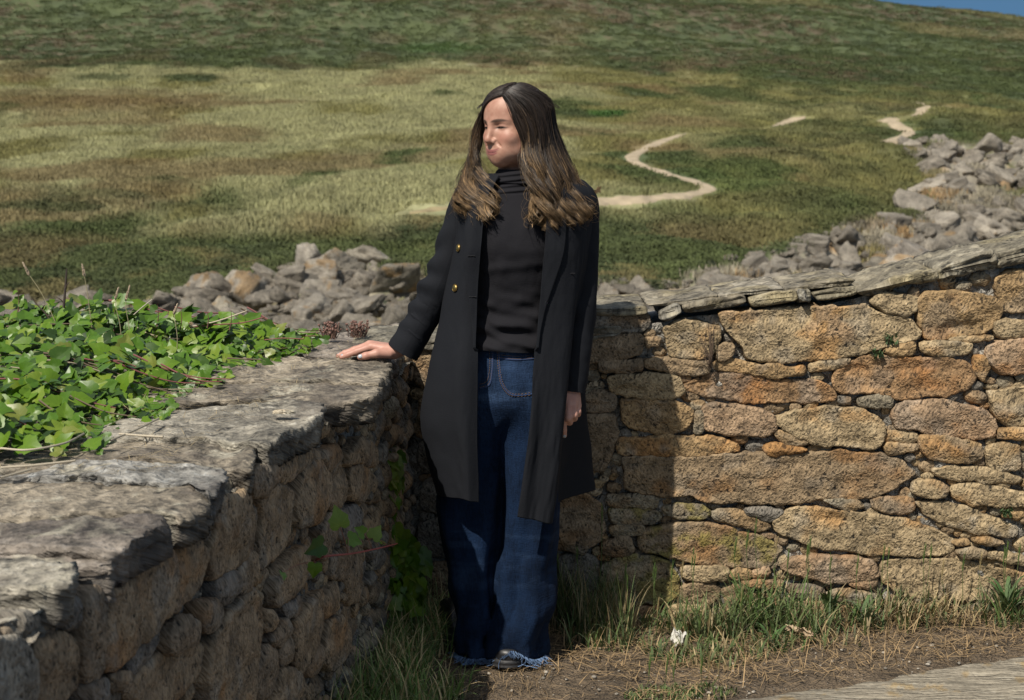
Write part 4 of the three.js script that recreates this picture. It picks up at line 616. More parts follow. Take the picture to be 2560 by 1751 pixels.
const handTone = (x, y, z) => { const n = fbm(x * 70, y * 70, z * 70, 3); return [.47 * (1 + n * .1), .245 * (1 + n * .2), .185 * (1 + n * .2)]; };
// joints of the body under the clothes
const J = { shR: dZ(1085, 430, -.02), elR: dZ(1000, 640, -.03), shL: dZ(1300, 460, -.03), elL: dZ(1325, 680, -.03), hip: dZ(1155, 850, -.02), chest: dZ(1180, 520, -.01), knR: dZ(1060, 1180, .0), anR: dZ(1075, 1455, -.06), knL: dZ(1215, 1180, .0), anL: dZ(1180, 1455, -.01), hR: dZ(1095, 860, -.02), hL: dZ(1225, 860, -.02) };
J.knR.z = .0; const bodyBones = [[neckB, J.chest, .04, .07], [J.chest, J.hip, .07, .075], [J.shR, J.chest, .035, .06], [J.shL, J.chest, .035, .06], [J.shR, J.elR, .034, .03], [J.elR, wristR, .03, .022], [J.shL, J.elL, .034, .03], [J.elL, handL[0][0], .034, .024], [J.hR, J.knR, .06, .04], [J.knR, J.anR, .036, .026], [J.hL, J.knL, .06, .04], [J.knL, J.anL, .036, .026], [J.anR, J.anR.clone().add(V(0, -.01, .03)), .026, .022], [J.anL, J.anL.clone().add(V(0, -.01, .03)), .026, .022]];
{
  const [l0, h0] = fieldBox(bodyBones, .14), gB = meshField(chain(bodyBones, .03), l0, h0, .016, handTone), gH = meshField(headWorld, [HC.x - .13, HC.y - .19, HC.z - .13], [HC.x + .12, HC.y + .13, HC.z + .13], .0018, skinTone);
  const [l1, h1] = fieldBox(handR), [l2, h2] = fieldBox(handL), gR = meshField(chain(handR, .0055), l1, h1, .0026, handTone), gL2 = meshField(chain(handL, .005), l2, h2, .0026, handTone);
  mesh('body', mergeGeometries([gB, gH, gR, gL2]), skinMat, woman);
  const nail = new THREE.MeshPhysicalMaterial({ color: new THREE.Color(.36, .39, .42), roughness: .25, clearcoat: .6 });
  const addNail = (p, dir, up, w, l) => { const g = new THREE.SphereGeometry(1, 14, 10); g.scale(w, .0022, l); const m = mesh('nail', g, nail, woman); const z = dir.clone().normalize(), y = up.clone().addScaledVector(z, -up.dot(z)).normalize(), x = y.clone().cross(z); m.matrix.makeBasis(x, y, z).setPosition(p); m.matrix.decompose(m.position, m.quaternion, m.scale); return m; };
  const tA = sW(914, 890, .02), tB = sW(900, 893.5, .02); addNail(tB.clone().add(V(.001, .004, .0072)), tB.clone().sub(tA), V(0, .5, 1), .0058, .0075);
  const iA = handR[3][0], iB = handR[3][1]; addNail(iB.clone().add(V(.002, .0064, .001)), iB.clone().sub(iA), V(0, 1, .25), .005, .0065); addNail(handR[7][1].clone().add(V(.002, .0066, 0)), iB.clone().sub(iA), V(0, 1, .2), .005, .0065);
  const lA = handL[3][0], lB = handL[3][1]; addNail(lB.clone().add(V(0, -.001, .0064)), lB.clone().sub(lA), V(0, 0, 1), .0046, .006);
  for (const s of [-1, 1]) { const g = new THREE.SphereGeometry(.0112, 16, 12); g.translate(s * .031, -.003, .0665); g.applyMatrix4(headM); mesh('eye', g, new THREE.MeshPhysicalMaterial({ color: new THREE.Color(.03, .02, .016), roughness: .15 }), woman); }
}
// ---- clothes
const w1 = tileNoise(512, [128, 16], 11, 2), w2 = tileNoise(512, [16, 128], 12, 2), w3 = tileNoise(512, [10, 10], 13, 4);
const weaveBump = dataTex(512, i => .5 + .45 * w1[i] + .45 * w2[i], false, [9, 9]);
const denimMap = dataTex(512, (i, x, y) => { const g = .84 + .42 * w1[i] + .2 * w2[i] + .3 * w3[i] + (((x + y) % 8) < 3 ? .1 : 0); return [g, g, g]; }, false, [4, 4]);
M.coat = new THREE.MeshPhysicalMaterial({ color: new THREE.Color(.0112, .0124, .0158), roughness: .85, specularIntensity: .3, bumpMap: weaveBump, bumpScale: .0004, sheen: .06, sheenRoughness: .5, sheenColor: new THREE.Color(.22, .22, .24), side: THREE.DoubleSide });
M.sweater = new THREE.MeshPhysicalMaterial({ color: new THREE.Color(.0148, .0145, .0175), roughness: .92, specularIntensity: .3, bumpMap: weaveBump, bumpScale: .0006, sheen: .06, sheenRoughness: .5, sheenColor: new THREE.Color(.24, .22, .24) });
M.denim = new THREE.MeshPhysicalMaterial({ specularIntensity: .3,  vertexColors: true, map: denimMap, bumpMap: weaveBump, bumpScale: .0014, roughness: .9 });
function cr(p, t) { const n = p.length - 1, i = Math.min(n - 1, Math.floor(t * n)), f = t * n - i, a = p[Math.max(0, i - 1)], b = p[i], c = p[i + 1], d = p[Math.min(n, i + 2)], o = []; for (let k = 0; k < 3; k++) o.push(.5 * (2 * b[k] + (c[k] - a[k]) * f + (2 * a[k] - 5 * b[k] + 4 * c[k] - d[k]) * f * f + (3 * b[k] - a[k] - 3 * c[k] + d[k]) * f * f * f)); return o; }
// sheet of cloth with thickness th through rows of points
function clothShell(nu, nv, f, th) {
  const W = nu + 1, P = [], N = [], g0 = gridGeo(nu, nv, f), p = g0.attributes.position, n = g0.attributes.normal, pos = [], uv = [], ix = [], cnt = p.count;
  for (const s of [0, 1]) for (let i = 0; i < cnt; i++) { pos.push(p.getX(i) - n.getX(i) * th * s, p.getY(i) - n.getY(i) * th * s, p.getZ(i) - n.getZ(i) * th * s); uv.push(p.getX(i) + p.getZ(i) * .7, p.getY(i)); }
  const q = g0.index.array; for (let i = 0; i < q.length; i += 3) ix.push(q[i], q[i + 1], q[i + 2]); for (let i = 0; i < q.length; i += 3) ix.push(cnt + q[i], cnt + q[i + 2], cnt + q[i + 1]);
  const rim = []; for (let i = 0; i < nu; i++) { rim.push([i + 1, i]); rim.push([nv * W + i, nv * W + i + 1]); } for (let j = 0; j < nv; j++) { rim.push([j * W, j * W + W]); rim.push([(j + 1) * W + nu, j * W + nu]); }
  for (const [a, b] of rim) ix.push(a, b, cnt + a, b, cnt + b, cnt + a);
  return geoOf(pos, ix, uv);
}
// rows from the neck to the hem, each from the front edge on the left round the back to the front edge on the right: x, y in the photograph's display pixels and the distance in front of her axis
const coatRows = [
  [[1132, 398, .055], [1128, 396, .03], [1130, 394, -.01], [1140, 392, -.06], [1175, 392, -.075], [1215, 392, -.06], [1226, 396, -.02], [1226, 398, .0], [1225, 399, .02], [1222, 400, .035], [1216, 402, .05]],
  [[1118, 428, .075], [1096, 418, .06], [1076, 404, .0], [1090, 404, -.075], [1180, 402, -.09], [1275, 412, -.08], [1332, 424, -.02], [1322, 424, .02], [1300, 424, .05], [1268, 426, .075], [1230, 430, .085]],
  [[1104, 490, .108], [1070, 480, .10], [1040, 470, .0], [1065, 470, -.105], [1180, 470, -.12], [1295, 480, -.105], [1346, 490, -.02], [1334, 490, .05], [1312, 490, .09], [1276, 492, .112], [1236, 496, .12]],
  [[1096, 560, .128], [1060, 560, .118], [1028, 560, .01], [1062, 560, -.105], [1180, 560, -.12], [1290, 560, -.105], [1340, 560, -.01], [1328, 560, .06], [1308, 560, .098], [1274, 560, .122], [1233, 560, .13]],
  [[1090, 640, .125], [1050, 640, .115], [1012, 640, .015], [1060, 640, -.095], [1180, 640, -.11], [1285, 640, -.095], [1330, 640, .0], [1318, 640, .055], [1305, 640, .092], [1268, 640, .118], [1226, 640, .128]],
  [[1086, 730, .128], [1038, 730, .118], [996, 730, .02], [1050, 730, -.10], [1175, 730, -.115], [1285, 730, -.10], [1326, 730, -.02], [1306, 730, .04], [1300, 730, .092], [1262, 730, .120], [1219, 730, .132]],
  [[1084, 840, .142], [1034, 840, .146], [973, 840, .03], [1030, 840, -.13], [1165, 840, -.15], [1290, 840, -.14], [1326, 840, -.06], [1290, 840, .02], [1292, 840, .10], [1254, 840, .132], [1211, 840, .146]],
  [[1082, 950, .152], [1030, 950, .16], [956, 950, .035], [1012, 950, -.15], [1155, 950, -.18], [1290, 950, -.17], [1330, 950, -.10], [1276, 950, .015], [1283, 950, .108], [1246, 950, .142], [1203, 950, .156]],
  [[1082, 1050, .158], [1038, 1046, .164], [970, 1040, .04], [1010, 1040, -.15], [1150, 1040, -.19], [1285, 1040, -.17], [1341, 1040, -.12], [1268, 1055, .015], [1271, 1062, .115], [1233, 1062, .146], [1190, 1060, .16]],
  [[1083, 1142, .162], [1042, 1134, .168], [995, 1124, .045], [1010, 1118, -.14], [1150, 1118, -.19], [1275, 1125, -.17], [1350, 1112, -.12], [1262, 1145, .02], [1252, 1187, .12], [1215, 1182, .15], [1174, 1174, .164]],
].map(r => r.map(p => dZ(...p).toArray()));
function coatAt(u, v) {
  const q = cr(coatRows.map(r => cr(r, u)), v), y = q[1], s = sstep(.55, 1, v);
  // soft vertical folds below the waist, creases at the armhole, the folded lapels
  const fold = Math.sin(u * 46 + 2 * fbm(u * 5, v * 2, 3, 2)) * .0045 * s + fbm(u * 14, v * 5, 7, 3) * .008 * (.4 + s) + fbm(u * 30, v * 20, 2, 3) * .0015;
  const lap = (u < .5 ? sstep(.118 - .09 * sstep(.3, .62, v), .108 - .09 * sstep(.3, .62, v), u) : sstep(.882 + .09 * sstep(.3, .62, v), .892 + .09 * sstep(.3, .62, v), u)) * (v < .62 && v > .12 ? .010 : 0);
  const cx = .01, dx = q[0] - cx, dz = q[2], l = Math.hypot(dx, dz) || 1, d = fold + lap; return [q[0] + dx / l * d, y, q[2] + dz / l * d];
}
const coat = mesh('coat', (() => {
  const parts = [clothShell(240, 220, coatAt, .0045)];
  const sleeve = (pts, rad, seed, mid) => { const c = spline(pts, 90), k = 44, sp = gridGeo(k, 90, (u, v) => {
    const i = Math.round(v * 90), p = c[i], t = c[Math.min(90, i + 1)].clone().sub(c[Math.max(0, i - 1)]).normalize(), n = V(0, 0, 1).addScaledVector(t, -t.z).normalize(), b = t.clone().cross(n), a = u * Math.PI * 2;
    const n1 = V(Math.cos(a), Math.sin(a), seed), el = Math.exp(-Math.pow((v - mid) * 4.2, 2)), r = rad(v) * (1 + .03 * fbm(n1.x * 1.3, v * 9, n1.y * 1.3 + seed, 3)) + el * (.009 * Math.sin(v * 52 + Math.cos(a) * 2.4 + 2 * fbm(n1.x, v * 5, seed, 2)) * (.5 + .5 * Math.cos(a - 2))) + .004 * fbm(n1.x * 2, v * 14 + n1.y, seed, 3);
    return [p.x + (n.x * Math.cos(a) * .94 + b.x * Math.sin(a)) * r, p.y + (n.y * Math.cos(a) * .94 + b.y * Math.sin(a)) * r, p.z + (n.z * Math.cos(a) * .94 + b.z * Math.sin(a)) * r]; }, (u, v, q) => [q[0] + q[2] * .7, q[1]], null, true);
    return sp; };
  const lerpR = a => v => { const n = a.length - 1, i = Math.min(n - 1, Math.floor(v * n)); return lerp(a[i], a[i + 1], sstep(0, 1, v * n - i) * .5 + (v * n - i) * .5); };
  const sR = [dZ(1108, 412, -.02), dZ(1076, 440, -.012), dZ(1044, 520, -.01), dZ(1012, 610, -.012), dZ(980, 680, -.018), dZ(946, 745, -.02), dZ(914, 799, -.02)], rR = lerpR([.03, .052, .052, .049, .047, .046, .0475]);
  const sL = [dZ(1285, 424, -.02), dZ(1312, 450, -.018), dZ(1318, 540, -.012), dZ(1317, 640, -.008), dZ(1312, 730, .0), dZ(1303, 810, .012), dZ(1293, 887, .022)], rL = lerpR([.03, .052, .053, .051, .05, .048, .046]);
  for (const [s, r, sd, m] of [[sR, rR, 3, .62], [sL, rL, 9, .55]]) { parts.push(sleeve(s, r, sd, m)); parts.push(sleeve(s.slice(-3), v => .0445 - .001 * v, sd + 1, -9)); }
  for (const g of parts) g.deleteAttribute('normal'); for (const g of parts) g.computeVertexNormals();
  return mergeGeometries(parts);
})(), M.coat, woman);
{ // two old brass buttons and the bound buttonholes opposite
  const brass = new THREE.MeshStandardMaterial({ color: new THREE.Color(.36, .25, .09), metalness: 1, roughness: .42 });
  const pts = []; for (let k = 0; k <= 8; k++) { const a = k / 8 * Math.PI / 2; pts.push(new THREE.Vector2(Math.cos(a) * .0098, Math.sin(a) * .0045)); } pts.unshift(new THREE.Vector2(.0112, -.002), new THREE.Vector2(.0112, .0008), new THREE.Vector2(.0102, .0015));
  const find = (px, py) => { let best = 9, bu = 0, bv = 0; for (let i = 0; i <= 200; i++) for (let j = 0; j <= 160; j++) { const u = i / 200, q = coatAt(u, j / 160); if (q[2] < .03) continue; const [dx, dy] = dispOf(...q), d = Math.hypot(dx - px, dy - py); if (d < best || best === 9) { best = d; bu = u; bv = j / 160; } } const a = V(...coatAt(bu, bv)), du = V(...coatAt(bu + .01, bv)).sub(a), dv = V(...coatAt(bu, bv + .01)).sub(a), n = du.cross(dv).normalize(); if (n.z < 0) n.negate(); return [a, n]; };
  for (const [x, y] of [[1042, 563], [1034, 655]]) { const [a, n] = find(x, y), b = mesh('button', new THREE.LatheGeometry(pts, 26), brass, woman); b.position.copy(a).addScaledVector(n, .003); b.quaternion.setFromUnitVectors(V(0, 1, 0), n); }
  for (const [x, y] of [[1069, 580], [1072, 672], [1297, 620]]) { const [a, n] = find(x, y), q = Array.from({ length: 7 }, (_, i) => a.clone().add(V((i - 3) * .0034, .0006 * Math.sin(i * 2), 0)).addScaledVector(n, .0012)); mesh('buttonhole', tube(q, .0011, 5), std({ color: new THREE.Color(.012, .012, .014) }), woman); }
}
// sweater: rings from the rolled collar to the hem
const swRows = [[384, 1171, .05, .042, -.068], [389, 1170, .055, .052, -.074], [402, 1169, .06, .06, -.08], [413, 1168, .063, .064, -.082], [416, 1168, .058, .058, -.078], [426, 1168, .066, .064, -.082], [440, 1171, .09, .07, -.09], [462, 1175, .128, .083, -.1], [510, 1172, .145, .112, -.1], [555, 1168, .143, .122, -.098], [600, 1165, .136, .112, -.095], [650, 1160, .130, .1, -.092], [700, 1155, .130, .097, -.092], [745, 1152, .138, .103, -.1], [775, 1151, .144, .110, -.105], [787, 1150, .146, .113, -.106]];
mesh('sweater', (() => {
  const pr = swRows.map(r => [r[0], r[1], r[2]]), pz = swRows.map(r => [r[3], r[4], 0]);
  const at = (u, v) => { const [py, px, hw] = cr(pr, v), [zf, zb] = cr(pz, v), a = u * Math.PI * 2, c = Math.cos(a), s = Math.sin(a), o = dZ(px, py + (v > .4 ? 6 * Math.cos(a * 1) + 3 * c : 0), 0), e = .88, sg = (t) => Math.sign(t) * Math.pow(Math.abs(t), e), n = Math.max(0, s);
    const low = sstep(620, 760, py), wr = low * n * (.007 * Math.sin(py * .115 + c * 3.2 + 2.2 * fbm(c * 2, py * .012, 3, 2)) + .004 * Math.sin(py * .21 - c * 5 + 3 * fbm(c * 2, py * .01, 8, 2))) + n * .005 * fbm(c * 5, py * .03, 5, 3) * sstep(440, 520, py) + n * .006 * Math.exp(-Math.pow((py - 598 + c * 22) / 11, 2)) + (py < 440 ? .0025 * Math.sin(py * .5 + c * 3) : 0);
    return [o.x + hw * sg(c), o.y, (s > 0 ? zf : -zb) * sg(s) + wr]; };
  const g = gridGeo(120, 190, at, (u, v, q) => [q[0] + q[2] * .5, q[1]], null, true);
  return g;
})(), M.sweater, woman);
// jeans
const cutL = [[900, 1085, .095, .095, -.01], [1000, 1068, .09, .085, -.01], [1150, 1062, .092, .08, -.01], [1280, 1070, .074, .078, -.02], [1380, 1075, .058, .08, -.03], [1470, 1073, .046, .088, -.03]], cutR = [[900, 1212, .085, .095, -.01], [1000, 1208, .08, .085, -.01], [1150, 1204, .083, .078, -.005], [1280, 1192, .088, .08, -.005], [1380, 1183, .09, .085, .0], [1470, 1173, .083, .088, .0]];
const legRows = L => L.map(([py, px, rx, rz, z]) => { const c = dZ(px, py, z); return [c.y, c.x, rx, rz, z]; });
const LL = legRows(cutL), LR = legRows(cutR), hemL = dZ(1070, 1488, -.03).y, hemR = dZ(1175, 1497, .06).y, hipC = dZ(1152, 850, -.015), waistC = dZ(1150, 770, -.01);
const hemAt = (sd, a) => sd > 5 ? .034 * Math.exp(-Math.pow((Math.cos(a) + .15) / .5, 2)) * sstep(.1, .8, Math.sin(a)) - .006 : .012 * sstep(.1, .8, Math.sin(a));
function leg(T, x, y, z, hem, sd) { let i = 0; while (i < T.length - 2 && y < T[i + 1][0]) i++; const a = T[i], b = T[i + 1], t = clamp((y - a[0]) / (b[0] - a[0]), 0, 1.2), s = t * t * (3 - 2 * Math.min(1, t)), cx = lerp(a[1], b[1], t), rx = lerp(a[2], b[2], s), rz = lerp(a[3], b[3], s), cz = lerp(a[4], b[4], t), ang = Math.atan2(z - cz, x - cx);
  const fold = .014 * fbm(Math.cos(ang) * 1.6 + sd, y * 4.5, Math.sin(ang) * 1.6, 3) + .006 * Math.sin(ang * 5 + y * 4 + sd) * sstep(.75, .3, y) + .008 * sstep(.5, .05, y) * Math.sin(y * 34 + ang * 2 + 3 * fbm(Math.cos(ang) * 1.5, y * 3, sd, 2));
  const d = (Math.hypot((x - cx) / rx, (z - cz) / rz) - 1) * Math.min(rx, rz) - fold; const fr = .006 * fbm(Math.cos(ang) * 4, Math.sin(ang) * 4, sd, 2); return Math.max(d, hem + fr + hemAt(sd, ang) - y, y - dZ(1150, 880, 0).y - .05); }
function jeansField(x, y, z) {
  const hips = Math.max(sdEll(x, y, z, hipC.x, hipC.y - .0, hipC.z, .158, .17, .118), y - waistC.y + .02), up = Math.max(Math.hypot((x - waistC.x) / .136, (z + .005) / .096) - 1, Math.abs(y - waistC.y + .055) - .055) * .1;
  let d = smin(hips, up, .03); d = smin(d, leg(LL, x, y, z, hemL, 1.3), .022); return smin(d, leg(LR, x, y, z, hemR, 7.7), .022);
}
const denimTone = (x, y, z) => { const f = fbm(x * 9, y * 5, z * 9, 3), s = fbm(x * 40, y * 6, z * 40, 3), k = 1 + .5 * f + .45 * s, fade = sstep(.6, .95, y) * sstep(.0, .12, z) * .8 + sstep(.1, .0, y) * .4; const wh = sstep(.15, .4, fbm(x * 7, y * 34, z * 5, 3)) * (sstep(.62, .8, y) + .5 * sstep(.5, .4, y) * sstep(.1, .3, y)) * .9 + fade; return [(.0056 + .018 * wh) * k, (.016 + .03 * wh) * k, (.043 + .054 * wh) * k]; };
mesh('jeans', meshField(jeansField, [-.36, -.02, -.19], [.22, 1.06, .22], .0065, denimTone, (x, y, z) => [x + z * .8, y]), M.denim, woman);
const onJeans = (px, py, lift = .001) => { const r = sight(px * DK, py * DK).normalize(), p = CAM.clone().addScaledVector(r, 4.5); for (let k = 0; k < 140; k++) { const d = jeansField(p.x, p.y, p.z); if (d < .0012) break; p.addScaledVector(r, Math.max(.0015, d * .6)); } return p.addScaledVector(r, -lift); };
{ // seams, fly and the patch pocket's stitching
  const th = std({ color: new THREE.Color(.2, .12, .06), roughness: .8 }), run = (pts, off = 0) => { const c = spline(pts.map(p => V(p[0], p[1], 0)), 60), P = []; for (let i = 0; i < c.length - 1; i++) { if (i % 2) continue; const a = onJeans(c[i].x + off, c[i].y), b = onJeans(c[i + 1].x + off, c[i + 1].y); if (a.distanceTo(b) < .03) P.push(tube([a, b], .0007, 4)); } return P; };
  const seam = []; for (const p of [[[1132, 790], [1134, 830], [1142, 870], [1160, 893], [1215, 891]], [[1128, 788], [1130, 832], [1138, 874], [1158, 898], [1215, 897]], [[1134, 812], [1175, 815], [1215, 812]], [[1134, 806], [1175, 809], [1215, 806]], [[1116, 785], [1116, 840], [1108, 872], [1088, 880]], [[1111, 785], [1111, 838], [1104, 866], [1088, 873]]]) seam.push(...run(p));
  mesh('stitching', mergeGeometries(seam), th, woman);
  const edge = std({ vertexColors: true, roughness: .95 }), pr = []; for (const p of [[[1131, 788], [1133, 830], [1140, 872], [1160, 896], [1216, 894]], [[1134, 814], [1175, 817], [1215, 814]], [[1118, 785], [1117, 840], [1110, 874], [1090, 882]]]) { const c = spline(p.map(q => V(q[0], q[1], 0)), 40).map(q => onJeans(q.x, q.y, -.001)); pr.push(tube(c, .0028, 6, () => [.022, .042, .105])); } mesh('pocket_seam', mergeGeometries(pr), edge, woman);
  // frayed hems
  const r = rngOf(88), fray = [], fc = (t) => { const k = .7 + .5 * r(); return [.13 * k, .21 * k, .36 * k]; };
  for (const [T, hem, sd] of [[LL, hemL, 1.3], [LR, hemR, 7.7]]) { const b = T[T.length - 1]; for (let k = 0; k < 420; k++) { const a = r() * 6.283, fx = Math.cos(a), fz = Math.sin(a), p = V(b[1] + fx * b[2] * 1.02, hem + hemAt(sd, a) + .006, b[4] + fz * b[3] * 1.02); const L = (.008 + .012 * r()) * (r() < .08 ? 3.2 : 1), q = p.clone().add(V(fx * .004 + (r() - .5) * L, -L * .5, fz * .006 + (r() - .5) * L * .6)), e = q.clone().add(V((r() - .5) * L * 1.6, -L * .45, .2 * L)); q.y = Math.max(q.y, .004); e.y = Math.max(e.y, .003); const c0 = fc(); fray.push(tube([p, q, e], .0007 + .0006 * r(), 3, () => c0)); } }
  mesh('frayed_hem', mergeGeometries(fray), edge, woman);
}
// shoes: leather upper on a thick sole
{
  const leather = new THREE.MeshPhysicalMaterial({ color: new THREE.Color(.014, .014, .016), roughness: .42, clearcoat: .15 }), rubber = std({ color: new THREE.Color(.022, .022, .024), roughness: .6 });
  const shoe = (toe, yaw, seed) => { const c = Math.cos(yaw), s = Math.sin(yaw), loc = (x, z) => [(x - toe.x) * c - (z - toe.z) * s, (x - toe.x) * s + (z - toe.z) * c];
    const foot = (lx, lz) => { const t = clamp((-lz) / .24), w = .042 + .010 * Math.sin(Math.min(1, t * 1.6) * 3.1) - .006 * t; return Math.max(Math.hypot(lx, Math.max(0, lz + w * 1.0)) - w, -(lz + .245)); };
    const up = (x, y, z) => { const [lx, lz] = loc(x, z), t = clamp(-lz / .22), h = .03 + .06 * sstep(.2, .8, t), f = foot(lx, lz); return Math.hypot(Math.max(0, f + .022), Math.max(0, (y - .026) - h + .022)) - .022 + Math.min(0, Math.max(f + .022, y - .026 - h + .022)) * .6; }, upper = (x, y, z) => Math.max(up(x, y, z), .022 - y), sole = (x, y, z) => { const [lx, lz] = loc(x, z); return Math.max(foot(lx, lz) - .004 - .0015 * Math.sin(y * 500), Math.abs(y - .012) - .012); };
    const lo = [toe.x - .17, -.01, toe.z - .27], hi = [toe.x + .17, .14, toe.z + .03]; mesh('shoe', meshField(upper, lo, hi, .0042), leather, woman); mesh('shoe_sole', meshField(sole, lo, hi, .0036), rubber, woman); };
  shoe(onY(1158 * DK, 1519 * DK, 0).add(V(0, 0, -.004)), .12, 1); shoe(onY(1072 * DK, 1494 * DK, 0).add(V(0, 0, -.02)), .3, 2);
}
// ---- hair: locks swept from a parting, dark at the roots and golden brown at the ends
const G = [
  [[1142, 217, .072], [1159, 245, .088], [1173, 285, .083], [1186, 330, .078], [1192, 375, .088], [1207, 430, .105], [1216, 475, .12], [1203, 500, .125]],
  [[1150, 211, .062], [1183, 242, .08], [1203, 290, .085], [1211, 340, .085], [1216, 390, .1], [1233, 440, .12], [1241, 485, .125], [1220, 517, .12]],
  [[1160, 205, .05], [1208, 232, .062], [1229, 290, .068], [1238, 350, .07], [1250, 410, .09], [1263, 465, .11], [1262, 505, .11], [1240, 524, .1]],
  [[1174, 199, .03], [1228, 224, .03], [1248, 285, .03], [1262, 350, .035], [1279, 410, .06], [1290, 460, .085], [1294, 500, .09], [1277, 514, .085]],
  [[1185, 196, .0], [1240, 226, -.02], [1259, 290, -.03], [1280, 360, -.02], [1302, 418, .01], [1316, 458, .05], [1314, 498, .075], [1302, 508, .075]],
  [[1193, 197, -.03], [1237, 224, -.07], [1256, 290, -.09], [1280, 365, -.08], [1306, 425, -.06], [1326, 455, -.02], [1330, 480, .03], [1322, 496, .05]],
  [[1190, 198, -.05], [1205, 230, -.10], [1212, 300, -.115], [1225, 390, -.115], [1240, 440, -.11], [1250, 470, -.11], [1255, 490, -.11], [1250, 500, -.11]],
], Hh = [
  [[1137, 217, .06], [1116, 236, .04], [1099, 268, .008], [1086, 320, -.022], [1083, 370, -.01], [1104, 420, .055], [1121, 462, .1], [1106, 500, .115]],
  [[1141, 212, .045], [1109, 233, .015], [1090, 278, -.015], [1080, 330, -.035], [1074, 380, -.01], [1086, 430, .05], [1102, 470, .09], [1092, 505, .105]],
  [[1152, 206, .03], [1116, 226, -.01], [1089, 278, -.035], [1077, 330, -.045], [1064, 385, -.01], [1060, 430, .05], [1074, 465, .085], [1072, 495, .095]],
  [[1168, 200, .0], [1132, 222, -.04], [1102, 280, -.06], [1084, 340, -.06], [1062, 398, -.01], [1043, 436, .045], [1044, 462, .07], [1054, 484, .075]],
];
{
  const toW = L => L.map(g => g.map(p => dZ(...p).toArray())), GW = toW(G), HW = toW(Hh), r = rngOf(555), strandMat = new THREE.MeshPhysicalMaterial({ vertexColors: true, roughness: .46, specularIntensity: .6, sheen: .1 });
  const out = (p, m) => { for (let k = 0; k < 3; k++) { const d = headWorld(p.x, p.y, p.z); if (d >= m) break; const e = .002, g = V(headWorld(p.x + e, p.y, p.z) - d, headWorld(p.x, p.y + e, p.z) - d, headWorld(p.x, p.y, p.z + e) - d).normalize(); p.addScaledVector(g, m - d); } return p; };
  const hcol = (t, k, g) => { const m = sstep(.26, .98, t + g); return [lerp(.026, .265, m) * k, lerp(.0185, .172, m) * k, lerp(.015, .088, m) * k]; };
  const parts = []; let hl = 1;
  const strand = (W, u, len, amp, seed, rad, loose) => {
    const P = [], n = 26, ph = fbm(u * 6, seed * .01, 2, 2) * 9 + (seed % 7), fr = 2.1 + .5 * vnoise(u * 3, 1.5, 2.5), ox = (r() - .5), oz = (r() - .5), oy = (r() - .5), cl = Math.round(u * 30 + (seed % 3 - 1) * .35) / 30, ck = hash3(Math.round(cl * 30), W.length, 7), cph = cl * 7 + ck * 1.8;
    for (let i = 0; i <= n; i++) { const t = i / n * len, uu = lerp(u, cl, (.45 * sstep(.2, .7, t) + .4 * sstep(.75, 1, t)) * (1 - loose)), a = cr(W.map(g => cr(g, t)), clamp(uu)), p = V(...a), q = sstep(.28, 1, t), sp = (.006 + .006 * q) * (1 + loose * 1.6); const A = amp * (.0165 * q + .002); p.x += ox * sp + A * Math.sin(t * (2.7 + .5 * ck) * 6.28 + cph + ph * .05); p.z += oz * sp + A * 1.2 * Math.cos(t * (2.7 + .5 * ck) * 6.28 + cph + ph * .05) + .008 * q * Math.sin(ck * 90); p.y += oy * .006 + loose * q * .012 * Math.sin(t * 9 + ph); P.push(out(p, .0035 + .004 * Math.abs(oz))); }
    const k = hl * (.35 + 1.0 * r()) * (.7 + .7 * hash3(Math.round(cl * 30), 5, W.length)), g = (r() - .5) * .4 + (ck - .5) * .25 - (r() < .3 ? .25 : 0); parts.push(tube(P, t => rad * (1 - .55 * t * t), 3, t => hcol(t * len, k, g)));
  };
  // the body of the hair under the strands
  const sheet = (W, nu, back) => gridGeo(nu, 60, (u, v) => { const p = V(...cr(W.map(g => cr(g, v * .97)), u)); const w = sstep(.3, 1, v); p.x += w * .006 * Math.sin(u * 70 + v * 6); p.z += w * .01 * Math.sin(u * 52 + v * 14) - back; return out(p, .002).toArray(); }, null, (u, v) => hcol(v * .9, .42, -.05));
  parts.push(sheet(GW, 90, .006), sheet(HW, 70, .006), sheet(GW, 60, .02), sheet(HW, 50, .02));
  const cap = meshField((x, y, z) => { const d = headWorld(x, y, z) - .004; hp.set(x, y, z).applyMatrix4(headI); return Math.max(d, (hp.z - .045) - (hp.y - .02) * .25, -hp.y - .075); }, [HC.x - .12, HC.y - .1, HC.z - .13], [HC.x + .12, HC.y + .135, HC.z + .13], .005, () => [.022, .016, .013]); parts.push(cap);
  // bridge across the parting so that no scalp shows
  parts.push(gridGeo(30, 12, (u, v) => { const a = V(...cr(GW.map(g => g[0]), u * .72)), b = V(...cr(HW.map(g => g[0]), u)), e = V(...cr(GW.map(g => cr(g, .1)), u * .72)), f = V(...cr(HW.map(g => cr(g, .1)), u)); const m = v < .5 ? a.clone().lerp(e, 1 - v * 2) : b.clone().lerp(f, v * 2 - 1); return out(m, .006 - .003 * Math.exp(-Math.pow((v - .5) * 8, 2))).toArray(); }, null, () => [.026, .019, .016]));
  let s = 0; for (let k = 0; k < 3400; k++) strand(GW, r(), (.84 + .16 * hash3(Math.floor(k * .6180339 % 1 * 30), 8, 1)) * (.9 + .1 * r()), .8 + .5 * r(), s++, .0008 + .0006 * r(), 0);
  for (let k = 0; k < 2000; k++) strand(HW, r(), (.84 + .16 * r()) * (.92 + .08 * r()), .9 + .5 * r(), s++, .0008 + .0006 * r(), 0);
  for (let k = 0; k < 420; k++) strand(GW, r(), .75 + .3 * r() * .8, 1.6, s++, .0005, .9 + r()); for (let k = 0; k < 300; k++) strand(HW, r(), .75 + .25 * r(), 1.6, s++, .0005, .9 + r());
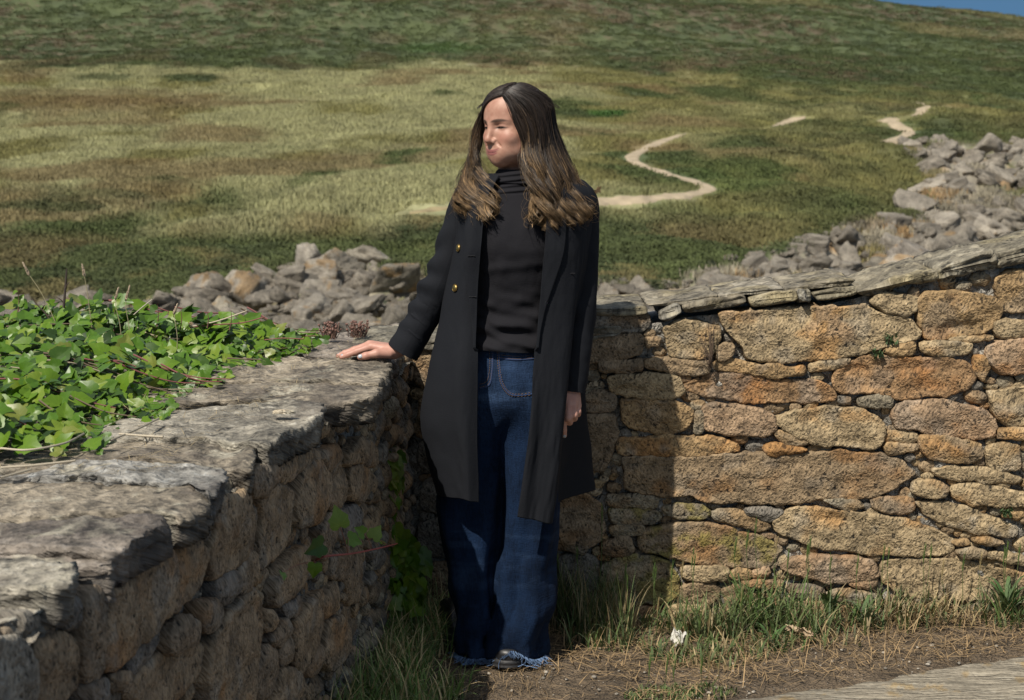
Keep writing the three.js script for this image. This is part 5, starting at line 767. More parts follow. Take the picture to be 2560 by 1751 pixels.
  for (let k = 0; k < 520; k++) { hl = k % 2 ? 1.9 : .3; strand(r() < .62 ? GW : HW, r(), .85 + .13 * r(), 1 + .4 * r(), s++, .0017, .12); } hl = 1;
  // wisps that the wind lifts off the shoulder and the crown
  for (let k = 0; k < 46; k++) { const a = dZ(1285 + 20 * r(), 370 + 40 * r(), -.03 + .04 * r()), b = dZ(1318 + 10 * r(), 415 + 12 * r(), -.02 + .03 * r()), c = dZ(1344 + 8 * r(), 432 + 8 * r(), -.01), d = dZ(1358 + 8 * r(), 428 + 14 * r() - 6, -.01), kk = .7 + .5 * r(); parts.push(tube(spline([a, b, c, d], 14), .0006, 3, t => hcol(.5 + .4 * t, kk, 0))); }
  for (let k = 0; k < 60; k++) { const u = r(), W = r() < .5 ? GW : HW, a = V(...cr(W.map(g => cr(g, .02)), u)), b = V(...cr(W.map(g => cr(g, .2)), u)), m = a.clone().lerp(b, .5).add(V((r() - .5) * .02, .012 + .008 * r(), (r() - .5) * .02)), e = b.clone().add(V((b.x - HC.x) * .25, .006 * r(), (r() - .5) * .03)); parts.push(tube(spline([a, m, e], 10), .0004, 3, t => hcol(.25 * t, 1.3, 0))); }
  for (let k = 0; k < 26; k++) { const y0 = 250 + 90 * r(), a = dZ(1092 - r() * 8, y0, .02), b = dZ(1080 - r() * 14, y0 + 40, .02 + .03 * r()), c = dZ(1074 - 12 * r(), y0 + 90, .03); parts.push(tube(spline([a, b, c], 10), .0005, 3, t => hcol(.4 + .4 * t, 1.1, 0))); }
  for (const g of parts) { if (!g.index) g.setIndex([...Array(g.attributes.position.count).keys()]); }
  mesh('hair', mergeGeometries(parts), strandMat, woman);
}
// ---------------------------------------------------------------- the ground at the foot of the walls
function gnd(x, z) { return -.012 + .01 * fbm(x * 3, z * 3, 2, 3) + .03 * sstep(-.2, -.42, z) * sstep(.2, .7, x) + .0 * x; }
M.soil = std({ vertexColors: true, map: grainMap, bumpMap: grainBump, bumpScale: .02, roughness: 1 });
{
  const g = gridGeo(340, 260, (u, v) => { const x = lerp(-1.6, 3.2, u), z = lerp(6.2, -.5, Math.pow(v, .7)); return [x, gnd(x, z) + .004 * fbm(x * 40, z * 40, 3, 3), z]; }, (u, v, q) => [q[0], q[2]], (u, v, q) => { const k = .15 + .08 * fbm(q[0] * 9, q[2] * 9, 3, 4) + .05 * fbm(q[0] * 60, q[2] * 60, 3, 2); return [k * 1.2, k * .9, k * .6]; });
  struct(mesh('ground', g, M.soil));
  // bare rock shelf at the lower right, its edge running away to the wall
  const a = onY(1540 * DK, 1600 * DK, .01), b = onY(2324 * DK, 1468 * DK, .01), edge = t => V(lerp(a.x, b.x, t), 0, lerp(a.z, b.z, t) + .03 * fbm(t * 6, 2, 1, 3));
  const s = gridGeo(240, 150, (u, v) => { const p = edge(u * 2.1 - .5), z = p.z + v * 1.6, x = p.x + v * .12, e = sstep(0, .03, v); return [x, gnd(x, z) - .02 + .034 * e + .012 * fbm(x * 4, z * 12, 2, 4) + .006 * fbm(x * 12, z * 50, 5, 3), z]; }, (u, v, q) => [q[0], q[2]], (u, v, q) => { const k = .28 + .1 * fbm(q[0] * 3, q[2] * 12, 8, 4) + .07 * fbm(q[0] * 14, q[2] * 60, 8, 3); const o = sstep(.36, .42, fbm(q[0] * 16, q[2] * 16, 2, 3)) * .5; return [lerp(k * 1.1, .36, o), lerp(k, .24, o), lerp(k * .8, .08, o)]; });
  struct(mesh('rock_shelf', s, M.schist));
}
// ---------------------------------------------------------------- ivy, grasses and litter
const vein = dataTex(128, (i, X, Y) => { const x = X / 127 - .5, y = Y / 127; let d = Math.abs(x) * 1.2; for (const [a, y0] of [[.9, .12], [1.5, .14], [.55, .35], [.5, .55]]) d = Math.min(d, Math.abs(y - y0 - Math.abs(x) / Math.tan(a)) * Math.sin(a)); const v = sstep(.022, .004, d); return [.86 + .5 * v + .1 * n1[i % 9000], .9 + .28 * v, .8 + .4 * v]; });
vein.wrapS = vein.wrapT = THREE.ClampToEdgeWrapping;
const ivyMats = [[.075, .165, .008], [.12, .22, .012], [.045, .1, .009], [.18, .26, .025], [.026, .06, .008], [.19, .22, .04]].map(c => new THREE.MeshPhysicalMaterial({ color: new THREE.Color(...c), map: vein, roughness: .4, specularIntensity: .75, transmission: .25, thickness: 0, side: THREE.DoubleSide }));
function ivyLeaf(seed) {
  const r = rngOf(seed), half = [[.0, .0], [.2, -.13], [.42, -.06 - .06 * r()], [.46 + .05 * r(), .1], [.43, .24], [.45 + .05 * r(), .40], [.39, .50], [.25, .63], [.11, .85], [0, 1]], out = [...half, ...half.slice(1, -1).reverse().map(p => [-p[0] * (.92 + .16 * r()), p[1]])], P = [], UV = [], IX = [], c = [0, .33], curl = .12 + .3 * r(), dro = .1 + .5 * r(), tw = (r() - .5) * .4;
  const put = (x, y) => { P.push(x, y - .0, -Math.abs(x) * Math.abs(x) * curl * 1.6 + Math.abs(x) * .36 - (y - .2) * (y - .2) * dro * .4 + tw * x * y); UV.push(x + .5, clamp(y + .08)); };
  put(...c); for (const k of [.5, 1]) for (const p of out) put(lerp(c[0], p[0], k), lerp(c[1], p[1], k));
  const n = out.length; for (let i = 0; i < n; i++) { const j = (i + 1) % n; IX.push(0, 1 + i, 1 + j, 1 + i, 1 + n + i, 1 + n + j, 1 + i, 1 + n + j, 1 + j); }
  return geoOf(P, IX, UV);
}
const leafGeos = Array.from({ length: 8 }, (_, i) => ivyLeaf(i + 60));
const stemMat = std({ vertexColors: true, roughness: .7 });
const ivyM = new THREE.Matrix4(), zAxis = V(0, 0, 1), toSun = sun.position.clone().normalize();
function leafMatrix(p, r, size, face, spin) { const n = face.clone().add(V((r() - .5) * 1.5, (r() - .5) * 1.0, (r() - .5) * 1.5)).normalize(), q = new THREE.Quaternion().setFromUnitVectors(zAxis, n).multiply(new THREE.Quaternion().setFromAxisAngle(zAxis, spin)); return new THREE.Matrix4().compose(p, q, V(size, size, size)); }
function plantLeaves(plant, list, most) {   // list of [matrix, geometry, material, nearness]: the largest in view singly, the rest together
  list.sort((a, b) => b[3] - a[3]); const rest = {};
  list.forEach(([m, g, k], i) => { if (i < most) mesh('leaf', leafGeos[g], ivyMats[k], plant).applyMatrix4(m); else (rest[g % 3 + ',' + k] ??= []).push([m, g % 3]); });
  const all = []; for (const key in rest) { const k = +key.split(',')[1], im = new THREE.InstancedMesh(leafGeos[rest[key][0][1]], ivyMats[k], rest[key].length); rest[key].forEach(([m], i) => im.setMatrixAt(i, m)); im.name = partName(plant, 'foliage'); im.userData.kind = 'stuff'; im.castShadow = im.receiveShadow = true; plant.add(im); }
}
{ // the ivy spread over the top of the low wall
  const ivy = thing('ivy', 'large bright green ivy spreading over the top of the low wall', 'ivy plant'), r = rngOf(2024), list = [], stems = [];
  const edge = [[-60, 1030], [0, 1035], [60, 1025], [120, 1032], [200, 1025], [240, 1005], [270, 965], [330, 955], [385, 945], [390, 900], [430, 885], [490, 865], [545, 835], [600, 815], [640, 802], [700, 788], [760, 778]], inner = edge.map(p => onY(p[0] * DK, p[1] * DK, .9));
  const far = -.52, H = (x, z, dIn) => .02 + .09 * sstep(0, .35, dIn) * (1 + .8 * fbm(x * 3, z * 3, 2, 3)) + .045 * Math.exp(-Math.pow((x + 1.22) / .22, 2) - Math.pow((z + .2) / .35, 2)) - .03;
  const inIvy = (x, z) => { for (let i = 1; i < inner.length; i++) { const a = inner[i - 1], b = inner[i]; if ((z <= a.z && z > b.z) || (z <= b.z && z > a.z)) { const ex = lerp(a.x, b.x, (z - a.z) / (b.z - a.z || 1e-6)); return ex - x; } } return z < inner[inner.length - 1].z ? inner[inner.length - 1].x - x - .05 : -1; };
  for (let k = 0; k < 17000 && list.length < 6000; k++) {
    const z = lerp(far, inner[0].z, Math.pow(r(), 1.05)), x = lerp(-2.3, -.6, r()), d = inIvy(x, z) + .03 * fbm(x * 18, z * 18, 1, 2); if (d < 0) continue; const dk = Math.min(d, (z - far) * .8 + .05); if (dk < .09 && r() < .35) continue;
    const h = H(x, z, dk), p = V(x, .895 + h * (r() < .45 ? .7 + .45 * r() : r()), z), vx = CAM.clone().sub(p), D = vx.length(), f = V(0, .9, 0).addScaledVector(vx.normalize(), .45).addScaledVector(toSun, .35), size = (.021 + .034 * Math.pow(r(), 1.3)) * (dk < .1 ? .8 : 1), t = r();
    list.push([leafMatrix(p, r, size, f.normalize(), r() * 6.28), Math.floor(r() * 8), t < .36 ? 0 : t < .6 ? 1 : t < .74 ? 2 : t < .88 ? 3 : t < .96 ? 4 : 5, size / D * (1 + 2 * (p.y - .9)) * (d < .4 ? 1.6 : 1)]);
  }
  plantLeaves(ivy, list, 300);
  for (let k = 0; k < 70; k++) { const z = lerp(far, inner[0].z, r()), x = lerp(-1.9, -.55, r()), d = inIvy(x, z); if (d < -.0 || d > .75) continue; const a = -.6 + r() * 1.6, L = .15 + .35 * r(), P = []; for (let i = 0; i < 6; i++) { const t = i / 5, X = x + Math.cos(a) * L * t, Z = z + Math.sin(a) * L * t * .6, dd = inIvy(X, Z); if (dd < -.05) break; P.push(V(X, .9 + .008 + Math.max(0, H(X, Z, Math.max(0, dd)) * (.9 - .25 * t)) + .012 * fbm(X * 14, Z * 14, k, 2), Z)); } const red = r(); if (P.length > 2) stems.push(tube(spline(P, 14), t => .0022 * (1.2 - .6 * t), 5, () => red < .6 ? [.16, .05, .045] : red < .8 ? [.30, .25, .17] : [.1, .07, .04])); }
  for (const [pts, c, w] of [[[[388, 745], [430, 742], [490, 730], [560, 706]], [.42, .36, .26], .0022], [[[400, 748], [480, 738], [550, 733], [600, 720]], [.18, .06, .05], .002], [[[270, 745], [320, 700], [345, 680]], [.4, .36, .28], .0018], [[[600, 772], [640, 768], [690, 770]], [.2, .07, .055], .0016]]) stems.push(tube(spline(pts.map(p => dZ(p[0], p[1], p[1] < 800 ? -.15 : .55)), 20), w, 5, () => c));
  for (const pts of [[[0, 1062], [60, 1058], [120, 1052], [170, 1046]], [[0, 1018], [60, 1022], [140, 1008], [190, 985]], [[250, 1000], [310, 975], [360, 950]], [[0, 1085], [40, 1074], [70, 1066]], [[270, 985], [330, 990], [370, 992]]]) stems.push(tube(spline(pts.map(p => onY(p[0] * DK, p[1] * DK, .915)), 20), .0024, 5, () => [.45, .39, .29]));
  stems.forEach(g => mesh('stem', g, stemMat, ivy));
  // dark tips of the shoots against the hillside
  const tips = []; for (const [x, y0, y1] of [[38, 655, 720], [256, 700, 760], [355, 690, 745], [408, 702, 750], [470, 705, 745], [520, 700, 750]]) { const a = dZ(x, y1, -.1), b = dZ(x - 2 + r() * 6, y0, -.1); tips.push(tube(spline([a, a.clone().lerp(b, .5).add(V(.004, 0, 0)), b], 10), t => .0016 * (1.3 - t), 5, () => [.13, .06, .045])); } tips.forEach(g => mesh('shoot', g, stemMat, ivy));
  for (const [x, y, s] of [[38, 690, .035], [55, 700, .03], [30, 665, .018], [352, 705, .03], [258, 690, .025], [618, 765, .035], [655, 770, .035], [690, 770, .035], [720, 775, .032], [745, 772, .03], [635, 785, .04], [640, 770, .03]]) mesh('leaf', leafGeos[Math.floor(r() * 8)], ivyMats[Math.floor(r() * 4)], ivy).applyMatrix4(leafMatrix(dZ(x, y, x < 400 ? -.1 : -.25), r, s, V(-.2, .6, .8).normalize(), r() * 6));
}
{ // ivy hanging in the corner of the walls
  const ivy = thing('ivy', 'dark ivy trailing down the shaded corner between the two walls', 'ivy plant'), r = rngOf(7), list = [], st = [];
  const line = [[895, 1010], [885, 1060], [880, 1100], [872, 1150], [885, 1200], [900, 1260], [880, 1320], [870, 1380], [890, 1440]]; const c = spline(line.map(p => dZ(p[0], p[1], -.26)), 60); const both = [c, c.map((p, i) => p.clone().add(V(.015 * Math.sin(i * .3), 0, .01 * Math.cos(i * .2))))]; both.forEach((q, i) => st.push(tube(q, .003 - .001 * i, 5, () => [.17, .115, .075])));
  for (let k = 0; k < 640; k++) { const t = Math.pow(r(), .7), p = c[Math.floor(t * 60)].clone(), w = .02 + .075 * sstep(.35, .8, t); p.x += (r() - .42) * w * 2; p.y += (r() - .5) * .04; p.z += .02 + r() * .14; const s = .024 + .036 * r(), q = r(); list.push([leafMatrix(p, r, s, V(.2, .35, .9).normalize(), 3.1 + (r() - .5) * 2), Math.floor(r() * 8), q < .2 ? 0 : q < .6 ? 1 : 3, s]); }
  plantLeaves(ivy, list, 150); st.forEach(g => mesh('stem', g, stemMat, ivy));
}
{ // a single shoot reaching out of the shaded wall
  const ivy = thing('ivy_shoot', 'single reddish ivy shoot with light green leaves in front of the shaded wall', 'ivy shoot'), at = (x, y, o = .07) => onPlane(x * DK, y * DK, LW0.clone().addScaledVector(LWn, o), LWn), r = rngOf(9);
  const q = [at(712, 1275, .01), at(735, 1264, .05), at(790, 1258, .09), at(845, 1248, .1), at(880, 1240, .105), at(902, 1234, .11)]; mesh('stem', tube(spline(q, 24), t => .0026 * (1.2 - .7 * t), 6, t => [.24 + .1 * t, .07, .06]), stemMat, ivy);
  for (const [x, y, s, sp, m] of [[733, 1236, .052, 1.9, 2], [772, 1196, .055, .2, 3], [790, 1222, .042, 4.4, 1], [826, 1212, .036, 1, 1], [845, 1222, .042, -.6, 3], [868, 1236, .022, 0, 3], [715, 1280, .036, 3, 1], [640, 1300, .022, 3, 1]]) { const p = at(x, y, .085); mesh('leaf', leafGeos[Math.floor(r() * 8)], ivyMats[m], ivy).applyMatrix4(leafMatrix(p, r, s, V(.5, .5, .8).normalize(), sp)); const e = q[Math.min(5, Math.max(0, Math.round((x - 712) / 38)))]; mesh('petiole', tube(spline([e, e.clone().lerp(p, .5).add(V(0, .006, .004)), p], 8), .0012, 5, () => [.2, .09, .06]), stemMat, ivy); }
}
// seed heads and dead twigs standing in the ivy
function stalk(pts, z, headLen, label, cat, group, col = [.3, .26, .15]) { const o = thing('grass_stalk', label, cat, group), P = spline(pts.map(p => dZ(p[0], p[1], z)), 24), r = rngOf(Math.round(pts[0][0] * 7 + pts[0][1])); mesh('stem', tube(P, t => .0011 * (1.2 - .5 * t), 5, () => col), stemMat, o);
  const g = [], e = P[24], d = P[24].clone().sub(P[20]).normalize(); for (let k = 0; k < 46; k++) { const t = k / 46, p = e.clone().addScaledVector(d, -headLen * (1 - t)), a = r() * 6.28, q = p.clone().add(V(Math.cos(a) * .0045, .003, Math.sin(a) * .0045).multiplyScalar(1.25 - t)).addScaledVector(d, .005), c = .8 + .5 * r(); g.push(tube([p, p.clone().lerp(q, .6), q], u => .0021 * Math.sin(.4 + u * 2.6), 4, () => [.40 * c, .31 * c, .22 * c])); } mesh('seed_head', mergeGeometries(g), stemMat, o); return o; }
stalk([[150, 800], [120, 720], [90, 660], [62, 618], [52, 598]], -.05, .04, 'bent dry grass stalk with a seed head, leftmost above the ivy', 'grass stalk');
stalk([[215, 800], [205, 720], [195, 650], [186, 602]], -.05, .035, 'thin dry grass stalk with upright seed head right of the dark bare twig', 'grass stalk');
stalk([[300, 830], [292, 740], [285, 690], [294, 650]], .0, .045, 'short dry grass stalk with thick seed head at the top of the ivy mound', 'grass stalk');
stalk([[278, 820], [272, 740], [262, 690], [268, 655]], .0, .035, 'short dry grass stalk with small seed head just left of the thick one', 'grass stalk');
stalk([[395, 850], [402, 770], [396, 715], [402, 692]], .15, .03, 'small brown seed stalk in front of the ivy, right of the mound', 'grass stalk');
{ const o = thing('dead_twig', 'dark bare upright twig rising out of the ivy at the left', 'twig'), P = spline([[140, 760], [144, 700], [148, 650], [151, 610]].map(p => dZ(p[0], p[1], -.08)), 16); mesh('stem', tube(P, t => .0042 * (1.15 - .6 * t), 6, t => [.05, .035, .028]), stemMat, o); for (const [a, b] of [[[146, 690], [122, 672]], [[148, 655], [158, 640]], [[143, 720], [165, 700]]]) mesh('branch', tube(spline([dZ(...a, -.08), dZ((a[0] + b[0]) / 2, (a[1] + b[1]) / 2 - 3, -.075), dZ(...b, -.08)], 8), t => .002 * (1.1 - .6 * t), 5, () => [.07, .045, .035]), stemMat, o); }
{ const o = thing('dead_twig', 'slanting bare dark twig left of the upright twig in the ivy', 'twig'); mesh('stem', tube(spline([[132, 760], [105, 715], [82, 690], [72, 678]].map(p => dZ(p[0], p[1], -.05)), 14), t => .0026 * (1.1 - .6 * t), 5, () => [.06, .04, .03]), stemMat, o); }
// grasses: curved tapering blades
function blade(A, base, az, len, bend, wid, col, tip, a0 = .12) { const n = 6, b = A.P.length / 3, cx = Math.cos(az), cz = Math.sin(az); let x = 0, y = 0, a = a0; for (let i = 0; i <= n; i++) { const t = i / n, w = wid * (1 - Math.pow(t, 1.7)) * (.6 + .4 * Math.min(1, t * 4)); const px = base.x + cx * x, py = base.y + y, pz = base.z + cz * x; A.P.push(px - cz * w, py, pz + cx * w, px + cz * w, py, pz - cx * w); const k = t; for (let j = 0; j < 2; j++) A.C.push(lerp(col[0], tip[0], k), lerp(col[1], tip[1], k), lerp(col[2], tip[2], k)); if (i < n) A.I.push(b + i * 2, b + i * 2 + 1, b + i * 2 + 2, b + i * 2 + 1, b + i * 2 + 3, b + i * 2 + 2); a += bend / n * (.5 + t); x += Math.sin(a) * len / n; y += Math.cos(a) * len / n; if (py < .0 && i > 1) y = Math.max(y, -base.y + .004); } }
const bladeMat = new THREE.MeshPhysicalMaterial({ vertexColors: true, roughness: .7, transmission: .35, thickness: 0, side: THREE.DoubleSide });
const newA = () => ({ P: [], I: [], C: [] }), doneA = A => geoOf(A.P, A.I, null, A.C);
const gcol = (r, dry = .15) => { const t = r(), k = .6 + .7 * r(); if (t < dry + .08) return [[.28 * k, .21 * k, .1 * k], [.38 * k, .3 * k, .16 * k]]; return t < .6 ? [[.05 * k, .085 * k, .016 * k], [.085 * k, .15 * k, .03 * k]] : [[.06 * k, .08 * k, .022 * k], [.13 * k, .17 * k, .05 * k]]; };
function barleyHead(A, p, dir, r, green) { for (let k = 0; k < 34; k++) { const t = k / 34, b = p.clone().addScaledVector(dir, t * .05), a = r() * 6.28, c = green ? [.1, .17, .035] : [.34, .27, .13]; blade(A, b, a, .022 + .012 * r(), -.1 + .5 * r(), .0009, c, c.map(v => v * 1.5)); } }
{ // lush grass in the corner at the foot of the shaded wall
  const A = newA(), r = rngOf(61); for (let k = 0; k < 3600; k++) { const z = lerp(-.38, 1.25, Math.pow(r(), .9)), fx = -.33 - .158 * (z + .42) - .02, w = z > .25 ? .34 : .2, x = fx + w * Math.pow(r(), 1.15) + (z < .0 && r() < .2 ? .05 : 0); if (z > .62 && x > -.2 - .3 * (z - .62)) continue; const c = gcol(r, .17).map(q => q.map(v => v * 2.1)), L = (.07 + .15 * r()) * (1 - .35 * sstep(.12, .34, x - fx)); blade(A, V(x, gnd(x, z) - .004, z), r() * 6.28, L, .4 + 1.5 * r(), .0018 + .002 * r(), c[0], c[1]); }
  const o = mesh('grass', doneA(A), bladeMat); o.userData = { kind: 'stuff', label: 'green grass in the corner at the foot of the shaded wall', category: 'grass' };
}
{ // tall grass right of the woman's feet
  const A = newA(), r = rngOf(62); for (let k = 0; k < 620; k++) { const x = .1 + .27 * r(), z = -.38 + .2 * r() * (x > .2 ? 1.2 : .6), c = gcol(r, .22); blade(A, V(x, gnd(x, z) - .004, z), r() * 6.28, (.1 + .17 * r()), .15 + .9 * r(), .0014 + .0016 * r(), c[0], c[1]); }
  for (let k = 0; k < 130; k++) { const x = .16 + .2 * r(), z = -.22 + .13 * r(), c = gcol(r, .1); blade(A, V(x, gnd(x, z), z), r() * 6.28, .05 + .1 * r(), .6 + r(), .0022 + .002 * r(), c[0].map(v => v * 1.15), c[1].map(v => v * 1.15)); }
  for (const [x0, y0, x1, y1, z] of [[1352, 1400, 1366, 1195, -.3], [1280, 1400, 1268, 1290, -.25], [1300, 1400, 1310, 1290, -.3], [1400, 1420, 1418, 1330, -.22], [1415, 1440, 1424, 1350, -.2], [1275, 1330, 1262, 1280, -.28]]) { const a = dZ(x0, y0, z), b = dZ(x1, y1, z), m = a.clone().lerp(b, .55).add(V(.006, 0, 0)), P = spline([a, m, b], 12); const g = tube(P, .0011, 4); const n = A.P.length / 3; A.P.push(...g.attributes.position.array); A.I.push(...Array.from(g.index.array, v => v + n)); for (let k = 0; k < g.attributes.position.count; k++) A.C.push(.09, .14, .03); barleyHead(A, b, b.clone().sub(m).normalize(), r, true); }
  const o = mesh('grass', doneA(A), bladeMat); o.userData = { kind: 'stuff', label: "tall grass with green ears beside the woman's feet, in front of the sunlit wall", category: 'grass' };
}
{ // tufts and weeds along the foot of the sunlit wall
  const r = rngOf(63), tuft = (x, z, n, L, label, name = 'grass_tuft', wide = 1, dry = .12, cat = 'grass tuft') => { const A = newA(); for (let k = 0; k < n; k++) { const a = r() * 6.28, d = .05 * Math.sqrt(r()) * wide, c = gcol(r, dry), X = x + Math.cos(a) * d * 1.5, Z = z + Math.sin(a) * d; blade(A, V(X, gnd(X, Z), Z), r() * 6.28, L * (.35 + .6 * r()), .45 + 1.3 * r(), .0018 + .0022 * r() * wide, c[0].map(v => v * 1.25), c[1].map(v => v * 1.25)); } for (let k = 0; k < 3; k++) if (r() < .7) { const b = V(x + (r() - .5) * .1, .02, z), e = b.clone().add(V((r() - .5) * .05, L * (.85 + .3 * r()), .01)); const g = tube(spline([b, b.clone().lerp(e, .5).add(V(.004, 0, 0)), e], 8), .001, 4), nn = A.P.length / 3; A.P.push(...g.attributes.position.array); A.I.push(...Array.from(g.index.array, v => v + nn)); for (let q = 0; q < g.attributes.position.count; q++) A.C.push(.12, .16, .04); barleyHead(A, e, V(.1, 1, 0).normalize(), r, r() < .7); } const o = thing(name, label, cat); mesh('blades', doneA(A), bladeMat, o); return o; };
  const X = (px, py, z) => { const p = onY(px * DK, py * DK, .0); return [p.x, p.z]; };
  for (const [px, py, n, L, lab, w, dry] of [[1508, 1430, 70, .13, 'small green grass tuft at the wall foot, nearest the shadow edge', 1, .1], [1580, 1440, 110, .17, 'green grass tuft with ears beside the white crumpled paper', 1.2, .15], [1640, 1440, 150, .2, 'tall grass tuft with barley ears under the yellow lichened stones', 1.3, .2], [1730, 1425, 190, .24, 'biggest dark green tuft of broad blades at the sunlit wall foot', 1.7, .04], [1810, 1440, 120, .2, 'broad bladed green tuft just right of the biggest one', 1.5, .05], [1690, 1475, 130, .1, 'low green tuft in the straw in front of the biggest tuft', 1.8, .15], [1565, 1490, 130, .09, 'low spreading grey green tuft nearest the bare earth', 1.6, .05], [1925, 1425, 120, .13, 'grass tuft beneath the long low stone, middle right', 1.6, .25], [2005, 1420, 110, .16, 'thin upright tuft in dry stems, right of middle', 1.6, .4], [2090, 1415, 110, .15, 'dry brown tuft under the rightmost low stone', 1.6, .6], [2180, 1410, 90, .13, 'sparse dry tuft left of the right edge weeds', 1.6, .6], [1860, 1455, 90, .08, 'low dry and green tuft on the straw, right of the curled leaf', 1.7, .4], [2300, 1415, 130, .16, 'green tuft at the right edge of the wall foot', 1.6, .1], [1460, 1465, 60, .07, 'short tuft on the border of the shadow', 1.3, .15], [1620, 1500, 60, .06, 'short tuft of thin blades in the straw', 1.4, .3]]) { const [x, z] = X(px, py); tuft(x, Math.max(z, -.37), n, L, lab, 'grass_tuft', w, dry); }
  for (const [px, py, n, lab] of [[1500, 1578, 120, 'flat cushion of short grass at the bottom edge, on bare earth'], [1590, 1572, 90, 'smallest cushion of short grass near the rock shelf']]) { const [x, z] = X(px, py); tuft(x, z, n * 2, .03, lab, 'grass_tuft', 1.4, .1); }
  // broad-leaved weeds
  const weed = (px, py, n, s, lab) => { const [x, z] = X(px, py), o = thing('weed', lab, 'weed'); for (let k = 0; k < n; k++) { const a = r() * 6.28, A = newA(), c = [.05 + .03 * r(), .1 + .05 * r(), .03]; blade(A, V(x + Math.cos(a) * .02 * r(), gnd(x, z) + .05 * r(), Math.max(z, -.36) + Math.sin(a) * .02 * r()), a, s * (.6 + .6 * r()), .6 + r(), .008 + .006 * r(), c, c.map(v => v * 1.3)); mesh('leaf', doneA(A), bladeMat, o); } };
  weed(2270, 1400, 26, .12, 'leafy green weed at the right edge below the wall'); weed(1960, 1430, 16, .08, 'leafy weed among dry stems beneath the long stone'); weed(1880, 1415, 14, .09, 'dark leafy weed right of the broad bladed tuft'); weed(1405, 1425, 8, .07, 'round leaved weed in the shade beside the tall grass'); weed(1750, 1470, 14, .06, 'low leafy weed in front of the biggest tuft');
  // tiny plants rooted in the joints of the wall
  for (const [sx, sy, lab] of [[2228, 852, 'tiny green plant in the joint below the large pale stone'], [2197, 890, 'tiny dark green plant under the end of the large pale stone'], [2515, 1290, 'small creeping green plant in the wall near the right edge']]) { const p = onZ(sx, sy, ZW + .02), o = thing('wall_plant', lab, 'wall plant'); for (let k = 0; k < 22; k++) { const A = newA(), c = [.04, .085, .02]; blade(A, p.clone().add(V((r() - .5) * .04, (r() - .5) * .03, 0)), r() * 6.28, .016 + .012 * r(), 1 + r(), .004, c, c.map(v => v * 1.6)); mesh('leaf', doneA(A), bladeMat, o); } }
  { const o = thing('dead_plant', 'dead brown plant stem clinging to the joint beside the large pale stone', 'dead plant'), g = []; for (let k = 0; k < 26; k++) { const a = onZ(1775 + 14 * (r() - .5), 925 - 25 * r(), ZW + .03), b = onZ(1768 + 40 * (r() - .5), 905 - 95 * r(), ZW + .035); g.push(tube(spline([a, a.clone().lerp(b, .5).add(V((r() - .5) * .01, 0, .008)), b], 8), .0009, 4, () => [.09, .06, .04])); } asStuff(mesh('stem', mergeGeometries(g), stemMat, o)); }
}
{ // dry stalks lying over the ground
  const r = rngOf(64), A = newA(); for (let k = 0; k < 5200; k++) { const x = lerp(.02, 2.0, r()), z = lerp(-.38, .42, Math.pow(r(), 1.25)); const e = .34 - .37 * (x - .5); if (x > .55 && z > e + .01 * r() - .03) continue; if (x < .3 && z > .02 + .3 * x + .1 * r() && r() < .9) continue; const k2 = .55 + .8 * r(), c = [.27 * k2, .185 * k2, .095 * k2]; blade(A, V(x, gnd(x, z) + .004 + .022 * r(), z), r() * 6.28, .03 + .09 * Math.pow(r(), 2), .1 + .35 * r(), .0009 + .001 * r(), c, c.map(v => v * 1.25), r() < .12 ? .5 : 1.38); }
  for (let k = 0; k < 500; k++) { const x = -.25 + .35 * r(), z = -.2 + .55 * r(), k2 = .5 + .6 * r(), c = [.26 * k2, .18 * k2, .095 * k2]; blade(A, V(x, gnd(x, z) + .004, z), r() * 6.28, .02 + .06 * r(), .2, .0009, c, c, 1.45); }
  for (let k = 0; k < 600; k++) { const p = Math.pow(r(), 1.5), z = lerp(-.36, 1.6, r()), x = -.36 - .158 * (z + .42) - p * .5 - .05, k2 = .6 + .7 * r(), c = [.32 * k2, .25 * k2, .14 * k2]; blade(A, V(x, .9, z), r() * 6.28, .02 + .07 * r(), .12, .0008, c, c, 1.5); }
  const o = mesh('straw', doneA(A), std({ vertexColors: true, side: THREE.DoubleSide })); o.userData = { kind: 'stuff', label: 'dry straw and grass stalks littering the ground and the wall', category: 'straw' };
  const peb = [], bg = mergeVertices(new THREE.IcosahedronGeometry(1, 1).deleteAttribute('uv').deleteAttribute('normal')); for (let k = 0; k < 900; k++) { const x = lerp(-.2, 1.9, r()), z = lerp(-.2, 1.0, r()), s = .0015 + .005 * Math.pow(r(), 4), g = bg.clone(), kk = .16 + .22 * r(); g.scale(s * 1.3, s * .8, s); g.rotateY(r() * 6); g.translate(x, gnd(x, z) + .004, z); g.setAttribute('color', new THREE.Float32BufferAttribute(Array.from({ length: g.attributes.position.count }, () => [kk, kk * .9, kk * .75]).flat(), 3)); g.computeVertexNormals(); peb.push(g); } const po = mesh('pebbles', mergeGeometries(peb), std({ vertexColors: true })); po.userData = { kind: 'stuff', label: 'small pebbles scattered on the bare earth', category: 'pebbles' };
}
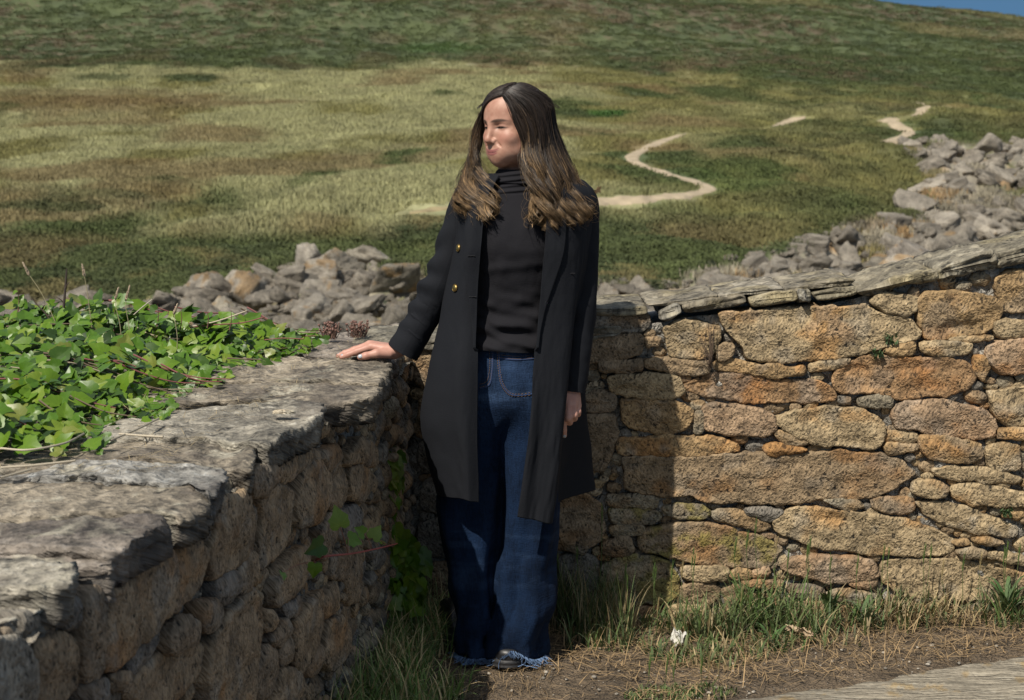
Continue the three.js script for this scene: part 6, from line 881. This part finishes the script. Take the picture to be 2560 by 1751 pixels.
{ // small things lying about
  const r = rngOf(65), sheet = (name, label, cat, p, w, h, crump, col, rot, seed) => { const o = thing(name, label, cat); o.position.copy(p); o.rotation.y = rot; const g = gridGeo(18, 14, (u, v) => { const x = (u - .5) * w, z = (v - .5) * h; return [x + crump * .5 * fbm(u * 3, v * 3, seed + 3, 3), Math.max(.002, .25 * crump + crump * fbm(u * 3.2, v * 3.2, seed, 4) + crump * .5 * ridge(u * 3, v * 3, seed + 9, 2)), z]; }); mesh('sheet', g, std({ color: new THREE.Color(...col), side: THREE.DoubleSide, roughness: .8 }), o); return o; };
  sheet('paper', 'white crumpled paper lying in the grass at the sunlit wall foot', 'paper', onY(1540 * DK, 1462 * DK, .01), .035, .055, .04, [.55, .53, .48], .5, 4);
  sheet('dry_leaf', 'pale curled dry leaf on the straw below the biggest tuft', 'dry leaf', onY(1815 * DK, 1440 * DK, .02), .022, .085, .03, [.42, .31, .2], .9, 8);
  sheet('dry_leaf', 'dull brown dead leaf caught in the hanging ivy', 'dry leaf', dZ(905, 1392, -.15), .05, .07, .04, [.15, .105, .08], .4, 12).rotation.x = 1.1;
  { const o = tag(mesh('loose_stone', stoneGeo([[-.04, -.02], [.02, -.035], [.045, -.005], [.02, .03], [-.025, .03]], { seed: 71, tone: [.3, .3, .3], depth: .02, out: 0 }), M.stone), 'flat grey loose stone in the shade of the corner', 'stone'); o.rotation.x = -1.1; o.position.copy(dZ(955, 1418, -.22)); }
  { const p = onY(640 * DK, 932 * DK, .905), o = tag(mesh('loose_stone', stoneGeo([[-.022, -.012], [.012, -.014], [.024, -.002], [.014, .012], [-.018, .012]], { seed: 75, tone: [.5, .47, .38], depth: .02, out: 0, cell: .004 }), M.stone), 'small pale flat stone lying on the wall top, right of the ivy', 'stone'); o.rotation.x = -Math.PI / 2; o.scale.z = .35; o.position.copy(p); }
  for (const [x, y, lab] of [[750, 752, 'dried brown stonecrop on the wall top, left of the other dried plant'], [812, 748, 'dried reddish stonecrop on the wall top nearest the sleeve']]) { const p = onY(x * DK, (y + 14) * DK, .9), o = thing('dried_plant', lab, 'dried plant'), g = []; for (let k = 0; k < 60; k++) { const a = r() * 6.28, R = .03 * r(), b = p.clone().add(V(Math.cos(a) * R, -.004, Math.sin(a) * R)), e = b.clone().add(V((r() - .5) * .04, .015 + .035 * r(), (r() - .5) * .03)), c = .7 + .6 * r(); g.push(tube(spline([b, b.clone().lerp(e, .5).add(V((r() - .5) * .008, 0, 0)), e], 5), .0012, 4, () => [.13 * c, .075 * c, .055 * c])); const s = new THREE.IcosahedronGeometry(.003 + .002 * r(), 0).deleteAttribute('uv'), q = mergeVertices(s.deleteAttribute('normal')); q.translate(e.x, e.y, e.z); q.setAttribute('uv', new THREE.Float32BufferAttribute(new Array(q.attributes.position.count * 2).fill(0), 2)); q.setAttribute('color', new THREE.Float32BufferAttribute(Array.from({ length: q.attributes.position.count }, () => [.17 * c, .09 * c, .07 * c]).flat(), 3)); q.computeVertexNormals(); g.push(q); } asStuff(mesh('stem', mergeGeometries(g), stemMat, o)); }
}
renderer.render(scene, camera);
